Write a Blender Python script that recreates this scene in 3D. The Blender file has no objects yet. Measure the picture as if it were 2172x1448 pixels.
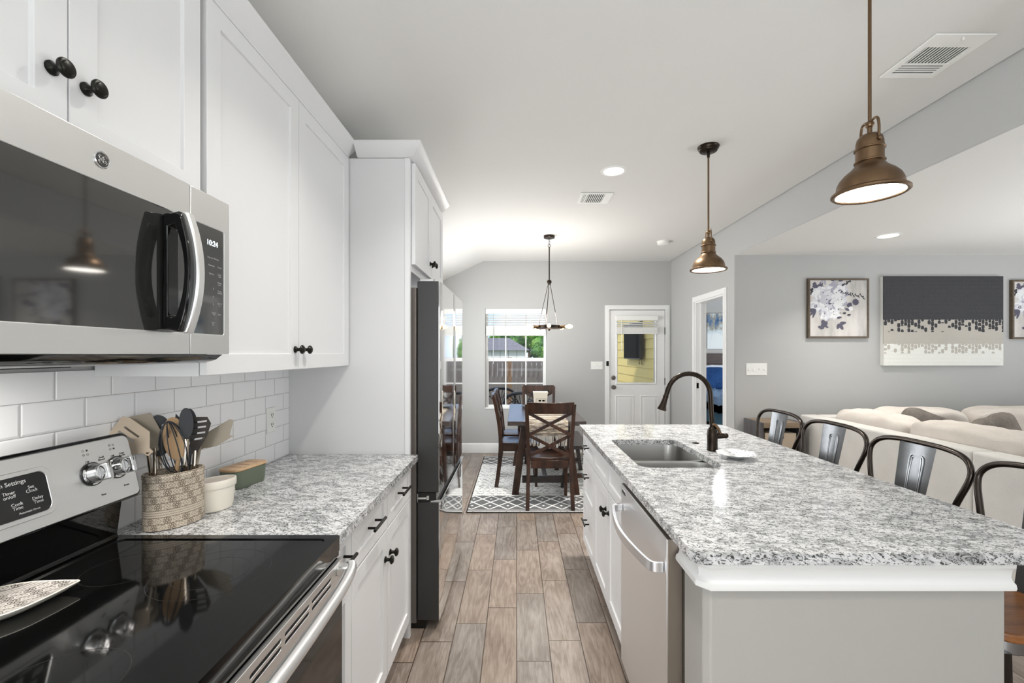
import bpy, bmesh, math, random
from mathutils import Vector, Matrix
random.seed(7)
C = bpy.context.scene.collection
PI = math.pi

# ---------------------------------------------------------------- camera
F, CX, CY, H = 945.0, 1096.0, 750.0, 1.414
cam = bpy.data.cameras.new('camera'); camo = bpy.data.objects.new('camera', cam); C.objects.link(camo)
camo.location = (0, 0, H); camo.rotation_euler = (PI/2, 0, 0)
cam.sensor_width = 36; cam.lens = 36*F/2172; cam.shift_x = -(CX-1086)/2172; cam.shift_y = (CY-724)/2172
cam.clip_start = .02; cam.clip_end = 200
sc = bpy.context.scene; sc.camera = camo
# ---------------------------------------------------------------- sky, sun, lights, exposure
sc.view_settings.view_transform = 'Standard'; sc.view_settings.look = 'None'
sc.view_settings.gamma = 1; sc.view_settings.use_curve_mapping = False
sc.view_settings.exposure = 0.22
w = bpy.data.worlds.new('world'); sc.world = w; w.use_nodes = True
nt = w.node_tree; nt.nodes.clear()
wo = nt.nodes.new('ShaderNodeOutputWorld'); bg = nt.nodes.new('ShaderNodeBackground')
tc = nt.nodes.new('ShaderNodeTexCoord'); nz = nt.nodes.new('ShaderNodeTexNoise'); cr = nt.nodes.new('ShaderNodeValToRGB')
nz.inputs['Scale'].default_value = 3.0; nz.inputs['Detail'].default_value = 6
cr.color_ramp.elements[0].position = .42; cr.color_ramp.elements[0].color = (.30, .52, .90, 1)
cr.color_ramp.elements[1].position = .58; cr.color_ramp.elements[1].color = (.95, .97, 1, 1)
nt.links.new(tc.outputs['Generated'], nz.inputs['Vector']); nt.links.new(nz.outputs['Fac'], cr.inputs['Fac'])
nt.links.new(cr.outputs['Color'], bg.inputs['Color']); nt.links.new(bg.outputs[0], wo.inputs[0])
bg.inputs['Strength'].default_value = 1.3
def sun(rot, e, ang=3):
    l = bpy.data.lights.new('sun', 'SUN'); l.energy = e; l.angle = math.radians(ang); l.color = (1, .96, .9)
    o = bpy.data.objects.new('sun', l); C.objects.link(o); o.rotation_euler = rot
sun((math.radians(50), 0, math.radians(-35)), 2.2)
def area(name, loc, rot, sx, sy, e, col=(1, 1, 1), spread=180):
    l = bpy.data.lights.new(name, 'AREA'); l.shape = 'RECTANGLE'; l.size = sx; l.size_y = sy; l.energy = e; l.color = col
    l.spread = math.radians(spread)
    o = bpy.data.objects.new(name, l); C.objects.link(o); o.location = loc; o.rotation_euler = rot
    return o
area('fill_behind', (2.2, -2.9, 1.45), (PI/2, 0, 0), 5.0, 1.9, 14, (.93, .98, 1))  # added fill lamp; the wall behind has no window
area('fill_left', (-1.05, -1.5, 1.15), (PI/2+.2, 0, math.radians(-76)), 1.8, 1.9, 84, (.93, .97, 1))  # added lamp at rear left, brightens island fronts and sofa back
area('fill_living', (7.05, 0.6, 1.15), (PI/2, 0, PI/2), 5.0, 1.7, 56, (.93, .97, 1))  # added fill by the windowless living room side wall
area('upfill_kitchen', (.3, -1.6, .9), (PI, 0, 0), 2.4, 2.2, 48, (.93, .98, 1))  # added unseen uplight behind the camera, lifts the kitchen ceiling
area('upfill_living', (4.9, 1.4, .95), (PI, 0, 0), 2.2, 3.4, 62, (.93, .97, 1))  # added uplight in the unseen living area, brightens its ceiling
area('fill_dining', (-1.1, 4.95, 1.4), (PI/2, 0, -PI/2), 1.8, 1.5, 37, (.95, .98, 1))  # added lamp hidden past the refrigerator to brighten the dining end
area('range_hood_lamp', (-.96, .72, 1.382), (0, 0, 0), .25, .1, 3.2, (1, .97, .92))
area('bedroom_top_fill', (2.95, 6.3, 2.38), (0, 0, 0), .5, .5, 40, (.97, .98, 1))  # added overhead fill for the bed, no fixture modelled
area('bedroom_side_fill', (6.9, 7.2, 1.4), (PI/2, 0, PI/2), 3.0, 1.6, 110, (.95, .98, 1))  # added side fill for the bedroom, no window there

# ---------------------------------------------------------------- material helpers
def lin(c):
    c = c/255
    return c/12.92 if c <= .04045 else ((c+.055)/1.055)**2.4
def rgb(r, g, b): return (lin(r), lin(g), lin(b), 1)
class NN:                                   # small expression builder for shader node math
    def __init__(s, t, sock): s.t = t; s.s = sock
    def _m(s, op, *a):
        n = s.t.nodes.new('ShaderNodeMath'); n.operation = op
        for i, v in enumerate((s,)+a):
            if isinstance(v, NN): s.t.links.new(v.s, n.inputs[i])
            else: n.inputs[i].default_value = v
        return NN(s.t, n.outputs[0])
    def __add__(s, o): return s._m('ADD', o)
    def __sub__(s, o): return s._m('SUBTRACT', o)
    def __mul__(s, o): return s._m('MULTIPLY', o)
    def __truediv__(s, o): return s._m('DIVIDE', o)
    def gt(s, o): return s._m('GREATER_THAN', o)
    def lt(s, o): return s._m('LESS_THAN', o)
    def floor(s): return s._m('FLOOR')
    def frac(s): return s._m('FRACT')
    def abs(s): return s._m('ABSOLUTE')
    def min(s, o): return s._m('MINIMUM', o)
    def max(s, o): return s._m('MAXIMUM', o)
    def sin(s): return s._m('SINE')
    def mod(s, o): return s._m('FLOORED_MODULO', o)
    def step(s, a, b):
        n = s.t.nodes.new('ShaderNodeMapRange'); n.interpolation_type = 'SMOOTHSTEP'
        s.t.links.new(s.s, n.inputs[0]); n.inputs[1].default_value = a; n.inputs[2].default_value = b
        return NN(s.t, n.outputs[0])
MATS = {}
class Mt:
    def __init__(s, name, col=(200, 200, 200), rough=.5, metal=0, spec=.5, aniso=0, coat=0):
        s.m = bpy.data.materials.new(name); s.m.use_nodes = True; s.t = s.m.node_tree
        s.b = s.t.nodes['Principled BSDF']; MATS[name] = s.m
        s.b.inputs['Base Color'].default_value = rgb(*col); s.b.inputs['Roughness'].default_value = rough
        s.b.inputs['Metallic'].default_value = metal; s.b.inputs['Specular IOR Level'].default_value = spec
        s.b.inputs['Coat Weight'].default_value = coat
        if aniso: s.b.inputs['Anisotropic'].default_value = aniso
    def pos(s, scale=(1, 1, 1), gen='Object', rot=(0, 0, 0)):
        tc = s.t.nodes.new('ShaderNodeTexCoord'); mp = s.t.nodes.new('ShaderNodeMapping')
        mp.inputs['Scale'].default_value = scale; mp.inputs['Rotation'].default_value = rot
        s.t.links.new(tc.outputs[gen], mp.inputs['Vector']); return mp.outputs[0]
    def world(s, scale=(1, 1, 1)):
        g = s.t.nodes.new('ShaderNodeNewGeometry'); mp = s.t.nodes.new('ShaderNodeMapping')
        mp.inputs['Scale'].default_value = scale
        s.t.links.new(g.outputs['Position'], mp.inputs['Vector']); return mp.outputs[0]
    def xyz(s, v=None):
        n = s.t.nodes.new('ShaderNodeSeparateXYZ'); s.t.links.new(v or s.pos(), n.inputs[0])
        return [NN(s.t, o) for o in n.outputs]
    def comb(s, x, y, z=None):
        n = s.t.nodes.new('ShaderNodeCombineXYZ')
        for i, v in enumerate((x, y, z)):
            if isinstance(v, NN): s.t.links.new(v.s, n.inputs[i])
            elif v is not None: n.inputs[i].default_value = v
        return n.outputs[0]
    def noise(s, v, scale, detail=3, rough=.5, dist=0):
        n = s.t.nodes.new('ShaderNodeTexNoise'); s.t.links.new(v, n.inputs['Vector'])
        n.inputs['Scale'].default_value = scale; n.inputs['Detail'].default_value = detail
        n.inputs['Roughness'].default_value = rough; n.inputs['Distortion'].default_value = dist
        return NN(s.t, n.outputs['Fac'])
    def white(s, v):
        n = s.t.nodes.new('ShaderNodeTexWhiteNoise'); n.noise_dimensions = '3D'; s.t.links.new(v, n.inputs['Vector'])
        return NN(s.t, n.outputs['Value'])
    def voro(s, v, scale, feat='F1', out='Distance'):
        n = s.t.nodes.new('ShaderNodeTexVoronoi'); n.feature = feat; s.t.links.new(v, n.inputs['Vector'])
        n.inputs['Scale'].default_value = scale; return NN(s.t, n.outputs[out])
    def ramp(s, fac, stops):
        n = s.t.nodes.new('ShaderNodeValToRGB'); s.t.links.new(fac.s, n.inputs[0])
        e = n.color_ramp.elements
        while len(e) < len(stops): e.new(.5)
        for i, (p, c) in enumerate(stops): e[i].position = p; e[i].color = rgb(*c)
        return n.outputs[0]
    def mix(s, fac, a, b, mode='MIX'):
        n = s.t.nodes.new('ShaderNodeMix'); n.data_type = 'RGBA'; n.blend_type = mode
        for k, v in ((0, fac), (6, a), (7, b)):
            if isinstance(v, NN): s.t.links.new(v.s, n.inputs[k])
            elif isinstance(v, (int, float)): n.inputs[k].default_value = v
            elif isinstance(v, tuple): n.inputs[k].default_value = rgb(*v)
            else: s.t.links.new(v, n.inputs[k])
        return n.outputs[2]
    def col(s, c): s.t.links.new(c, s.b.inputs['Base Color']); return s
    def rough(s, v): s.t.links.new(v.s, s.b.inputs['Roughness']); return s
    def bump(s, h, dist=.002, strength=1):
        n = s.t.nodes.new('ShaderNodeBump'); n.inputs['Distance'].default_value = dist; n.inputs['Strength'].default_value = strength
        s.t.links.new(h.s, n.inputs['Height']); s.t.links.new(n.outputs[0], s.b.inputs['Normal']); return s
    def emit(s, c, e): s.b.inputs['Emission Color'].default_value = rgb(*c); s.b.inputs['Emission Strength'].default_value = e; return s

def wallpaint(name, col, sc_=220, d=.0006):
    m = Mt(name, col, .75, spec=.25); p = m.world(); m.bump(m.noise(p, sc_, 3), d, .5); return m.m
WALL = wallpaint('wall_paint', (184, 184, 183))
CEIL = wallpaint('ceiling_paint', (226, 225, 222), 160, .0008)
PONY = wallpaint('island_wall_paint', (172, 170, 165))
WHITE = Mt('cabinet_white', (232, 232, 233), .38).m
TRIM = Mt('trim_white', (236, 236, 235), .35).m
PANEL = Mt('panel_grey_white', (222, 222, 223), .4).m
PLATE = Mt('plate_white', (240, 240, 236), .3).m
UNDER = Mt('cabinet_underside_grey', (135, 135, 136), .6).m
BLACK = Mt('black_gloss', (8, 8, 8), .06, spec=.5).m
BLKMAT = Mt('black_satin', (18, 18, 18), .35).m
DKGREY = Mt('charcoal_side', (52, 52, 52), .45).m
HOLE = Mt('dark_hole', (5, 5, 5), .9, spec=.05).m
DARKV = Mt('vent_dark', (44, 44, 42), .8).m
ORB = Mt('oil_rubbed_bronze', (52, 44, 38), .3, .9).m
DOORHW = Mt('aged_nickel', (112, 106, 100), .35, .7).m
KNOB = Mt('dark_bronze_knob', (42, 41, 38), .3, .85).m
BRNZ = Mt('antique_bronze', (118, 96, 74), .38, 1).m
CHROME = Mt('chrome', (215, 215, 215), .12, 1).m
def steel(name, col, r, axis=(1, 1, 60)):
    m = Mt(name, col, r, 1); p = m.pos(axis); n = m.noise(p, 14, 3)
    m.rough(n*.12+(r-.06)); return m.m
STEEL = steel('brushed_steel', (236, 236, 235), .34, (60, 1, 60))
STEELV = steel('brushed_steel_sink', (172, 171, 169), .3, (60, 60, 1))
DWST = steel('dishwasher_steel', (236, 237, 239), .36, (1, 60, 1))
DWSIDE = Mt('dishwasher_side', (150, 140, 130), .42, .8).m
FRST = Mt('fridge_steel', (238, 238, 238), .06, 1).m
FRCASE = Mt('fridge_case', (128, 120, 115), .45, .3).m
_g = Mt('microwave_glass', (40, 40, 39), .05); _g.b.inputs['IOR'].default_value = 2.1; GLASSK = _g.m
DISPG = Mt('display_glass', (26, 26, 26), .12).m
def glassmat():
    m = bpy.data.materials.new('window_glass'); m.use_nodes = True; t = m.node_tree; t.nodes.clear()
    o = t.nodes.new('ShaderNodeOutputMaterial'); mx = t.nodes.new('ShaderNodeMixShader')
    tr = t.nodes.new('ShaderNodeBsdfTransparent'); gl = t.nodes.new('ShaderNodeBsdfGlossy'); fr = t.nodes.new('ShaderNodeFresnel')
    gl.inputs['Roughness'].default_value = .02; fr.inputs['IOR'].default_value = 1.3
    t.links.new(fr.outputs[0], mx.inputs[0]); t.links.new(tr.outputs[0], mx.inputs[1]); t.links.new(gl.outputs[0], mx.inputs[2])
    t.links.new(mx.outputs[0], o.inputs[0]); return m
GLASS = glassmat()
def lampmat(name, c, e): return Mt(name, c, .5).emit(c, e).m
LED = lampmat('led_disc', (255, 250, 240), 9)
BULB = lampmat('warm_bulb', (255, 222, 165), 2.4)
DIGIT = lampmat('display_digits', (225, 240, 250), 2.5)
LEGEND = Mt('legend_white', (172, 172, 172), .6).m
LEGENDK = Mt('legend_grey', (60, 60, 60), .6).m

def granite():
    m = Mt('granite', (200, 200, 200), .13, spec=.5)
    x, y, z = m.xyz(m.world()); u = x*.98-y*.18+z*.5; v = y*.98+x*.18+z*.3
    p = m.comb(u, v*1.7, z*1.4)
    n1 = m.noise(p, 36, 5, .62, .5); n2 = m.noise(p, 75, 4, .65, .3); n3 = m.noise(m.world(), 13, 3, .5)
    n5 = m.noise(p, 20, 3, .6, .4)
    vein = ((n1-.5).abs()*-1+.045).max(0)*22*n2.step(.44, .56)
    fleck = n2.step(.44, .36)
    soft = n5.step(.58, .38)*.42+(n3-.5)*.3
    d = (vein.max(fleck*.9)+soft*.7).min(1).max(0)
    m.col(m.ramp(d, [(0, (217, 217, 218)), (.22, (192, 193, 194)), (.45, (134, 136, 136)), (.95, (62, 64, 63))])); return m.m
GRAN = granite()

def floor_mat():
    m = Mt('wood_look_tile', (150, 130, 110), .32, spec=.45)
    x, y, z = m.xyz(m.world())
    W_, L_ = .158, .579
    u = x/W_; c = u.floor(); v = (y-2.197-(c-1)*.147)/L_; r = v.floor()
    fu = u.frac(); fv = v.frac()
    gu = ((fu-.5).abs()*-1+.5)*W_; gv = ((fv-.5).abs()*-1+.5)*L_
    g = gu.min(gv); grout = g.step(.0018, .0030)
    rnd = m.white(m.comb(c, r, 1.5)); rnd2 = m.white(m.comb(c, r, 7.5))
    gv3 = m.comb(x*6+rnd*30, y*.9+rnd2*20, rnd*9)
    warp = m.noise(gv3, 2.2, 3, .5, .4)
    rings = ((warp*46).sin()*.5+.5)
    fine = m.noise(m.comb(x*150, y*9, rnd*5), 1.0, 5, .72)
    blot = m.noise(m.comb(x*5+rnd*13, y*3+rnd2*7, 0), 1, 4, .6)
    f = blot*.46+rings*.10+fine*.44-.03
    c1 = m.ramp(f, [(.25, (100, 88, 79)), (.42, (138, 125, 115)), (.58, (168, 156, 146)), (.78, (196, 187, 178))])
    c2 = m.ramp(f, [(.25, (106, 91, 79)), (.42, (145, 128, 115)), (.58, (174, 158, 144)), (.78, (200, 187, 174))])
    c3 = m.ramp(f, [(.25, (94, 88, 83)), (.42, (130, 124, 119)), (.58, (160, 155, 150)), (.78, (190, 186, 181))])
    cc = m.mix(rnd.step(.3, .7), c1, c2); cc = m.mix(rnd2.gt(.62)*.55, cc, c3)
    br = m.mix(rnd2*.16, cc, (90, 80, 72))
    m.col(m.mix(grout, (74, 60, 50), m.mix(.14, br, (70, 62, 56)))); m.rough(fine*.22+.22)
    m.bump(grout*.6+fine*.2+rings*.12, .0016, .6); return m.m
FLOOR = floor_mat()

def tile_mat():
    m = Mt('subway_tile', (226, 226, 226), .1, spec=.6)
    x, y, z = m.xyz(m.world())
    W_, L_ = .077, .153
    r = ((z-.914)/W_).floor(); fz = ((z-.914)/W_).frac()
    fy = ((y-1.629)/L_+r.mod(2)*.5).frac()
    g = (((fz-.5).abs()*-1+.5)*W_).min(((fy-.5).abs()*-1+.5)*L_)
    gm = g.step(.0007, .0013); h = g.step(.0006, .006)
    wav = m.noise(m.world(), 14, 3, .6)
    m.col(m.mix(gm, (176, 174, 172), (246, 246, 247))); m.bump(h+wav*.35, .0014, .8)
    m.rough(gm*-.55+.68); return m.m
TILE = tile_mat()

def wood(name, dark, light, axis=(30, 2.2, 30), r=.3, sc_=1.0):
    m = Mt(name, light, r, spec=.5); p = m.pos(axis); n = m.noise(p, sc_, 5, .6, .4); n2 = m.noise(m.pos((3, 3, 3)), 1.5, 2)
    m.col(m.ramp(n*.7+n2*.3, [(.32, dark), (.68, light)])); m.bump(n, .0004, .3); return m.m
CHERRY = wood('dark_cherry_wood', (30, 19, 14), (76, 47, 32), (3, 3, 1.0), .22, 6)
ESPR = wood('espresso_wood', (36, 32, 32), (66, 58, 56), (3, 3, 3), .22, 4)
TABLE = wood('table_top_wood', (50, 42, 40), (84, 74, 70), (30, 1.5, 30), .2)
SEATW = wood('stool_seat_wood', (96, 56, 28), (170, 112, 62), (3, 30, 30), .35)
GREYW = wood('grey_weathered_wood', (58, 56, 56), (98, 96, 98), (30, 30, 2), .5)
BRWNW = wood('brown_weathered_wood', (112, 94, 76), (150, 130, 108), (3, 30, 30), .5)
BAMBOO = wood('bamboo_lid', (176, 138, 98), (216, 184, 146), (30, 4, 30), .4)
SPOONW = wood('light_spoon_wood', (168, 132, 94), (214, 182, 140), (30, 30, 3), .5)
HEADB = wood('headboard_wood', (44, 34, 34), (74, 60, 58), (2, 30, 30), .5)

def fabric(name, a, b, s=420, d=.0012):
    m = Mt(name, a, .95, spec=.1); n = m.noise(m.pos(), s, 2, .7); n2 = m.noise(m.pos(), 5, 3)
    m.col(m.ramp(n*.6+n2*.4, [(.35, a), (.65, b)])); m.bump(n, d, .6); return m.m
SOFA = fabric('sofa_linen', (196, 188, 180), (220, 213, 205))
SOFABACK = fabric('sofa_back_linen', (204, 201, 196), (222, 219, 214))
TWEED = fabric('tweed_grey', (70, 66, 62), (150, 142, 134), 260)
NAVY = fabric('navy_velvet', (24, 50, 92), (46, 82, 134), 60)
DUVET = fabric('blue_duvet', (118, 150, 188), (166, 192, 222), 30)
SHEET = fabric('pale_sheet', (190, 202, 220), (214, 224, 236), 30)
BIN = fabric('linen_bin', (176, 160, 140), (202, 188, 170))
GUN = Mt('gunmetal', (158, 160, 163), .27, 1).m
GUNHOOP = Mt('dark_hoop_metal', (64, 58, 54), .25, .95).m
UTSTEEL = Mt('utensil_steel', (196, 184, 170), .16, 1).m
UTBLACK = Mt('utensil_silicone_slate', (46, 49, 54), .45).m
UTBRONZE = Mt('utensil_nylon_brown', (56, 50, 45), .4).m
UTBEIGE = Mt('utensil_silicone_beige', (190, 174, 154), .5).m
UTOLIVE = Mt('utensil_silicone_taupe', (158, 148, 132), .5).m
CREAM = Mt('cream_ceramic', (226, 220, 208), .3).m
INNER = Mt('taupe_lid', (188, 178, 168), .4).m
GREEN = Mt('sage_ceramic', (98, 108, 92), .35).m
DPLATE = Mt('slate_plate', (98, 104, 108), .3).m
FRAMEW = wood('frame_brown', (74, 62, 50), (104, 90, 72), (30, 30, 30), .5)

def pattern_cer(name, flat=False):
    m = Mt(name, (200, 186, 168), .5)
    if flat:
        x, y, z = m.xyz(m.pos()); u = x; v = y
    else:
        tc = m.t.nodes.new('ShaderNodeUVMap'); n = m.t.nodes.new('ShaderNodeSeparateXYZ'); m.t.links.new(tc.outputs[0], n.inputs[0])
        u, v = NN(m.t, n.outputs[0]), NN(m.t, n.outputs[1])
    # bands of stamped star, diamond and tooth motifs, uv in metres
    P = .0195
    k = (v/P).floor(); fv = (v/P).frac()-.5; fu = (u/P+k*.5).frac()-.5
    r = ((fu*fu+fv*fv)._m('SQRT')); ang = fu._m('ARCTAN2', fv)
    star = ((ang*8).sin()*.12+r).lt(.30)*r.gt(.10)
    dia = ((fu.abs()+fv.abs()-.40).abs()).lt(.035)
    dot = r.lt(.07)
    ring = (r-.43).abs().lt(.03)
    even = k.mod(2).lt(.5)
    cell = (u/P+k*.5).floor().mod(2).lt(.5)
    motif = star.max(ring)*cell+dia.max(dot)*(cell*-1+1)
    line = (fv.abs()).gt(.455)
    tooth = ((u/.006).frac()-.5).abs()*.32+.34
    teeth = fv.abs().gt(tooth)*fv.abs().lt(.44)
    band = (k-2).abs().lt(.5)
    tb = (fv.abs()-.22+((u/.005).frac()-.5).abs()*.2).abs().lt(.035).max(fv.abs().lt(.03)*0)
    d = (motif.max(line).max(teeth*.8))*(band*-1+1)+(tb.max(line))*band
    g = m.noise(m.pos(), 300, 2)*.35
    base = m.mix(d._m('MULTIPLY', .92), (210, 198, 181) if not flat else (186, 180, 173), (92, 79, 65) if not flat else (62, 57, 52))
    base = m.mix(g, base, (160, 142, 120)) if not flat else base
    m.col(base); m.bump(d*-1+1, .0008, .5); return m.m
CROCK = pattern_cer('stamped_ceramic'); RESTM = pattern_cer('stamped_ceramic_flat', True)

# ---------------------------------------------------------------- mesh helpers
def root_loc(o):
    while o.parent: o = o.parent
    return o.location.copy()
def obj(name, bm, mat, parent=None, world=False, bev=0, seg=2, smooth=True, ang=35, sub=0):
    if parent is not None and world: bmesh.ops.translate(bm, verts=bm.verts, vec=-root_loc(parent))
    bmesh.ops.recalc_face_normals(bm, faces=bm.faces)
    if smooth:
        a = math.radians(ang)
        for f in bm.faces: f.smooth = True
        for e in bm.edges:
            if len(e.link_faces) == 2 and e.calc_face_angle(0) > a: e.smooth = False
    me = bpy.data.meshes.new(name); bm.to_mesh(me); bm.free()
    for mm in (mat if isinstance(mat, (list, tuple)) else [mat]): me.materials.append(mm)
    o = bpy.data.objects.new(name, me); C.objects.link(o)
    if parent is not None: o.parent = parent
    if bev:
        b = o.modifiers.new('bevel', 'BEVEL'); b.width = bev; b.segments = seg; b.limit_method = 'ANGLE'; b.angle_limit = math.radians(40)
        b.harden_normals = False
    if sub:
        s = o.modifiers.new('sub', 'SUBSURF'); s.levels = sub; s.render_levels = sub
    return o
def thing(name, label, cat, loc=(0, 0, 0), rz=0, group=None):
    o = bpy.data.objects.new(name, None); C.objects.link(o); o.location = loc; o.rotation_euler = (0, 0, rz)
    o.empty_display_size = .1
    o['label'] = label; o['category'] = cat
    if group: o['group'] = group
    return o
def tag(o, label, cat, group=None, kind=None):
    o['label'] = label; o['category'] = cat
    if group: o['group'] = group
    if kind: o['kind'] = kind
    return o
def struct(name, bm, mat, bev=0, parent=None, **k):
    o = obj(name, bm, mat, parent, bev=bev, **k)
    if parent is None: o['kind'] = 'structure'
    return o
def copy_tree(o, parent=None):
    c = o.copy(); C.objects.link(c); c.parent = parent
    for ch in [q for q in bpy.data.objects if q.parent == o]: copy_tree(ch, c)
    return c
def B(): return bmesh.new()
def box(bm, x0, x1, y0, y1, z0, z1, mi=0):
    v = [bm.verts.new(p) for p in ((x0, y0, z0), (x1, y0, z0), (x1, y1, z0), (x0, y1, z0), (x0, y0, z1), (x1, y0, z1), (x1, y1, z1), (x0, y1, z1))]
    for q in ((3, 2, 1, 0), (4, 5, 6, 7), (0, 1, 5, 4), (1, 2, 6, 5), (2, 3, 7, 6), (3, 0, 4, 7)):
        f = bm.faces.new([v[i] for i in q]); f.material_index = mi
    return bm
def bx(*a): return box(B(), *a)
def tube(bm, pts, r, n=10, caps=True, closed=False):
    pts = [Vector(p) for p in pts]; rs = r if isinstance(r, (list, tuple)) else [r]*len(pts)
    N = len(pts); rings = []; prev = None
    for i, p in enumerate(pts):
        a = pts[(i-1) % N] if (i > 0 or closed) else p; b = pts[(i+1) % N] if (i < N-1 or closed) else p
        t = (b-a).normalized()
        if prev is None:
            up = Vector((0, 0, 1)) if abs(t.z) < .9 else Vector((1, 0, 0)); nrm = t.cross(up).normalized()
        else:
            nrm = (prev-t*prev.dot(t)).normalized()
        prev = nrm; bi = t.cross(nrm)
        rings.append([bm.verts.new(p+(nrm*math.cos(2*PI*k/n)+bi*math.sin(2*PI*k/n))*rs[i]) for k in range(n)])
    for i in range(N if closed else N-1):
        a, b = rings[i], rings[(i+1) % N]
        for k in range(n): bm.faces.new((a[k], a[(k+1) % n], b[(k+1) % n], b[k]))
    if caps and not closed: bm.faces.new(rings[0][::-1]); bm.faces.new(rings[-1])
    return bm
def smoothpath(pts, m=8):
    P = [Vector(p) for p in pts]; out = []
    for i in range(len(P)-1):
        p0, p1, p2, p3 = P[max(i-1, 0)], P[i], P[i+1], P[min(i+2, len(P)-1)]
        for k in range(m):
            t = k/m
            out.append(.5*((2*p1)+(-p0+p2)*t+(2*p0-5*p1+4*p2-p3)*t*t+(-p0+3*p1-3*p2+p3)*t**3))
    out.append(P[-1]); return out
def lathe(bm, prof, c=(0, 0, 0), n=24, axis='z', sx=1, sy=1, uv=False):
    c = Vector(c); rings = []
    def P(r, h, a):
        x, y = r*math.cos(a)*sx, r*math.sin(a)*sy
        return c+Vector({'z': (x, y, h), 'x': (h, x, y), 'y': (x, h, y)}[axis])
    for r, h in prof:
        rings.append([bm.verts.new(P(0, h, 0))] if r < 1e-6 else [bm.verts.new(P(r, h, 2*PI*k/n)) for k in range(n)])
    for a, b in zip(rings, rings[1:]):
        for k in range(n):
            k2 = (k+1) % n
            if len(a) == 1 and len(b) == 1: continue
            if len(a) == 1: bm.faces.new((a[0], b[k], b[k2]))
            elif len(b) == 1: bm.faces.new((a[k], b[0], a[k2]))
            else: bm.faces.new((a[k], a[k2], b[k2], b[k]))
    return bm
def sphere(bm, c, r, n=16, m=10, s=(1, 1, 1)):
    k0 = len(bm.verts)
    lathe(bm, [(r*math.sin(PI*i/m), -r*math.cos(PI*i/m)) for i in range(m+1)], (0, 0, 0), n)
    bm.verts.ensure_lookup_table()
    for v in bm.verts[k0:]: v.co = Vector((v.co.x*s[0], v.co.y*s[1], v.co.z*s[2]))+Vector(c)
    return bm
def prism(bm, poly, a0, a1, axis='y', mi=0):
    """poly of 2D points swept from a0 to a1 along axis. axis y: (x,z); x: (y,z); z: (x,y)"""
    def P(p, a): return {'y': (p[0], a, p[1]), 'x': (a, p[0], p[1]), 'z': (p[0], p[1], a)}[axis]
    A = [bm.verts.new(P(p, a0)) for p in poly]; Bv = [bm.verts.new(P(p, a1)) for p in poly]
    n = len(poly); fs = [bm.faces.new(A), bm.faces.new(Bv[::-1])]
    for i in range(n): fs.append(bm.faces.new((A[i], A[(i+1) % n], Bv[(i+1) % n], Bv[i])))
    for f in fs: f.material_index = mi
    return bm
def holed(bm, outer, holes, a0, a1, axis='z'):
    def P(p, a): return {'y': (p[0], a, p[1]), 'x': (a, p[0], p[1]), 'z': (p[0], p[1], a)}[axis]
    for a in (a0, a1):
        ed = []
        for lp in [outer]+holes:
            vs = [bm.verts.new(P(p, a)) for p in lp]
            ed += [bm.edges.new((vs[i], vs[(i+1) % len(vs)])) for i in range(len(vs))]
        bmesh.ops.triangle_fill(bm, use_beauty=True, use_dissolve=False, edges=ed)
    for lp in [outer]+holes:
        A = [bm.verts.new(P(p, a0)) for p in lp]; D = [bm.verts.new(P(p, a1)) for p in lp]; n = len(lp)
        for i in range(n): bm.faces.new((A[i], A[(i+1) % n], D[(i+1) % n], D[i]))
    bmesh.ops.remove_doubles(bm, verts=bm.verts, dist=1e-5); return bm
def rrect(x0, x1, y0, y1, r, n=6):
    rr = r if isinstance(r, (list, tuple)) else [r]*4; out = []
    for (cx, cy, a0), q in zip(((x1, y1, 0), (x0, y1, 90), (x0, y0, 180), (x1, y0, 270)), rr):
        sx = -1 if cx == x1 else 1; sy = -1 if cy == y1 else 1
        for k in range(n+1):
            a = math.radians(a0+90*k/n); out.append((cx+sx*q+q*math.cos(a), cy+sy*q+q*math.sin(a)))
    return out
def shaker(bm, mp, u0, u1, v0, v1, t=.02, rail=.057, rec=.008):
    """framed door with recessed panel; mp(u,v,w) maps to xyz with w outward"""
    def V(u, v, w): return bm.verts.new(mp(u, v, w))
    o0 = [V(u0, v0, 0), V(u1, v0, 0), V(u1, v1, 0), V(u0, v1, 0)]; o1 = [V(u0, v0, t), V(u1, v0, t), V(u1, v1, t), V(u0, v1, t)]
    r = rail; i1 = [V(u0+r, v0+r, t), V(u1-r, v0+r, t), V(u1-r, v1-r, t), V(u0+r, v1-r, t)]
    e = .0015; i2 = [V(u0+r+e, v0+r+e, t-rec), V(u1-r-e, v0+r+e, t-rec), V(u1-r-e, v1-r-e, t-rec), V(u0+r+e, v1-r-e, t-rec)]
    bm.faces.new(o0[::-1]); bm.faces.new(i2)
    for i in range(4):
        j = (i+1) % 4
        for a, b in ((o0, o1), (o1, i1), (i1, i2)): bm.faces.new((a[i], a[j], b[j], b[i]))
    return bm
def text(name, s, size, mat, parent, mtx, ext=.0003, align='CENTER'):
    cu = bpy.data.curves.new('t', 'FONT'); cu.body = s; cu.size = size; cu.extrude = ext; cu.align_x = align; cu.align_y = 'CENTER'
    to = bpy.data.objects.new('t', cu); C.objects.link(to)
    dg = bpy.context.evaluated_depsgraph_get(); me = bpy.data.meshes.new_from_object(to.evaluated_get(dg))
    bpy.data.objects.remove(to); bpy.data.curves.remove(cu)
    me.transform(mtx); me.transform(Matrix.Translation(-root_loc(parent)))
    me.materials.clear(); me.materials.append(mat); me.name = name
    o = bpy.data.objects.new(name, me); C.objects.link(o); o.parent = parent; return o
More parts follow.
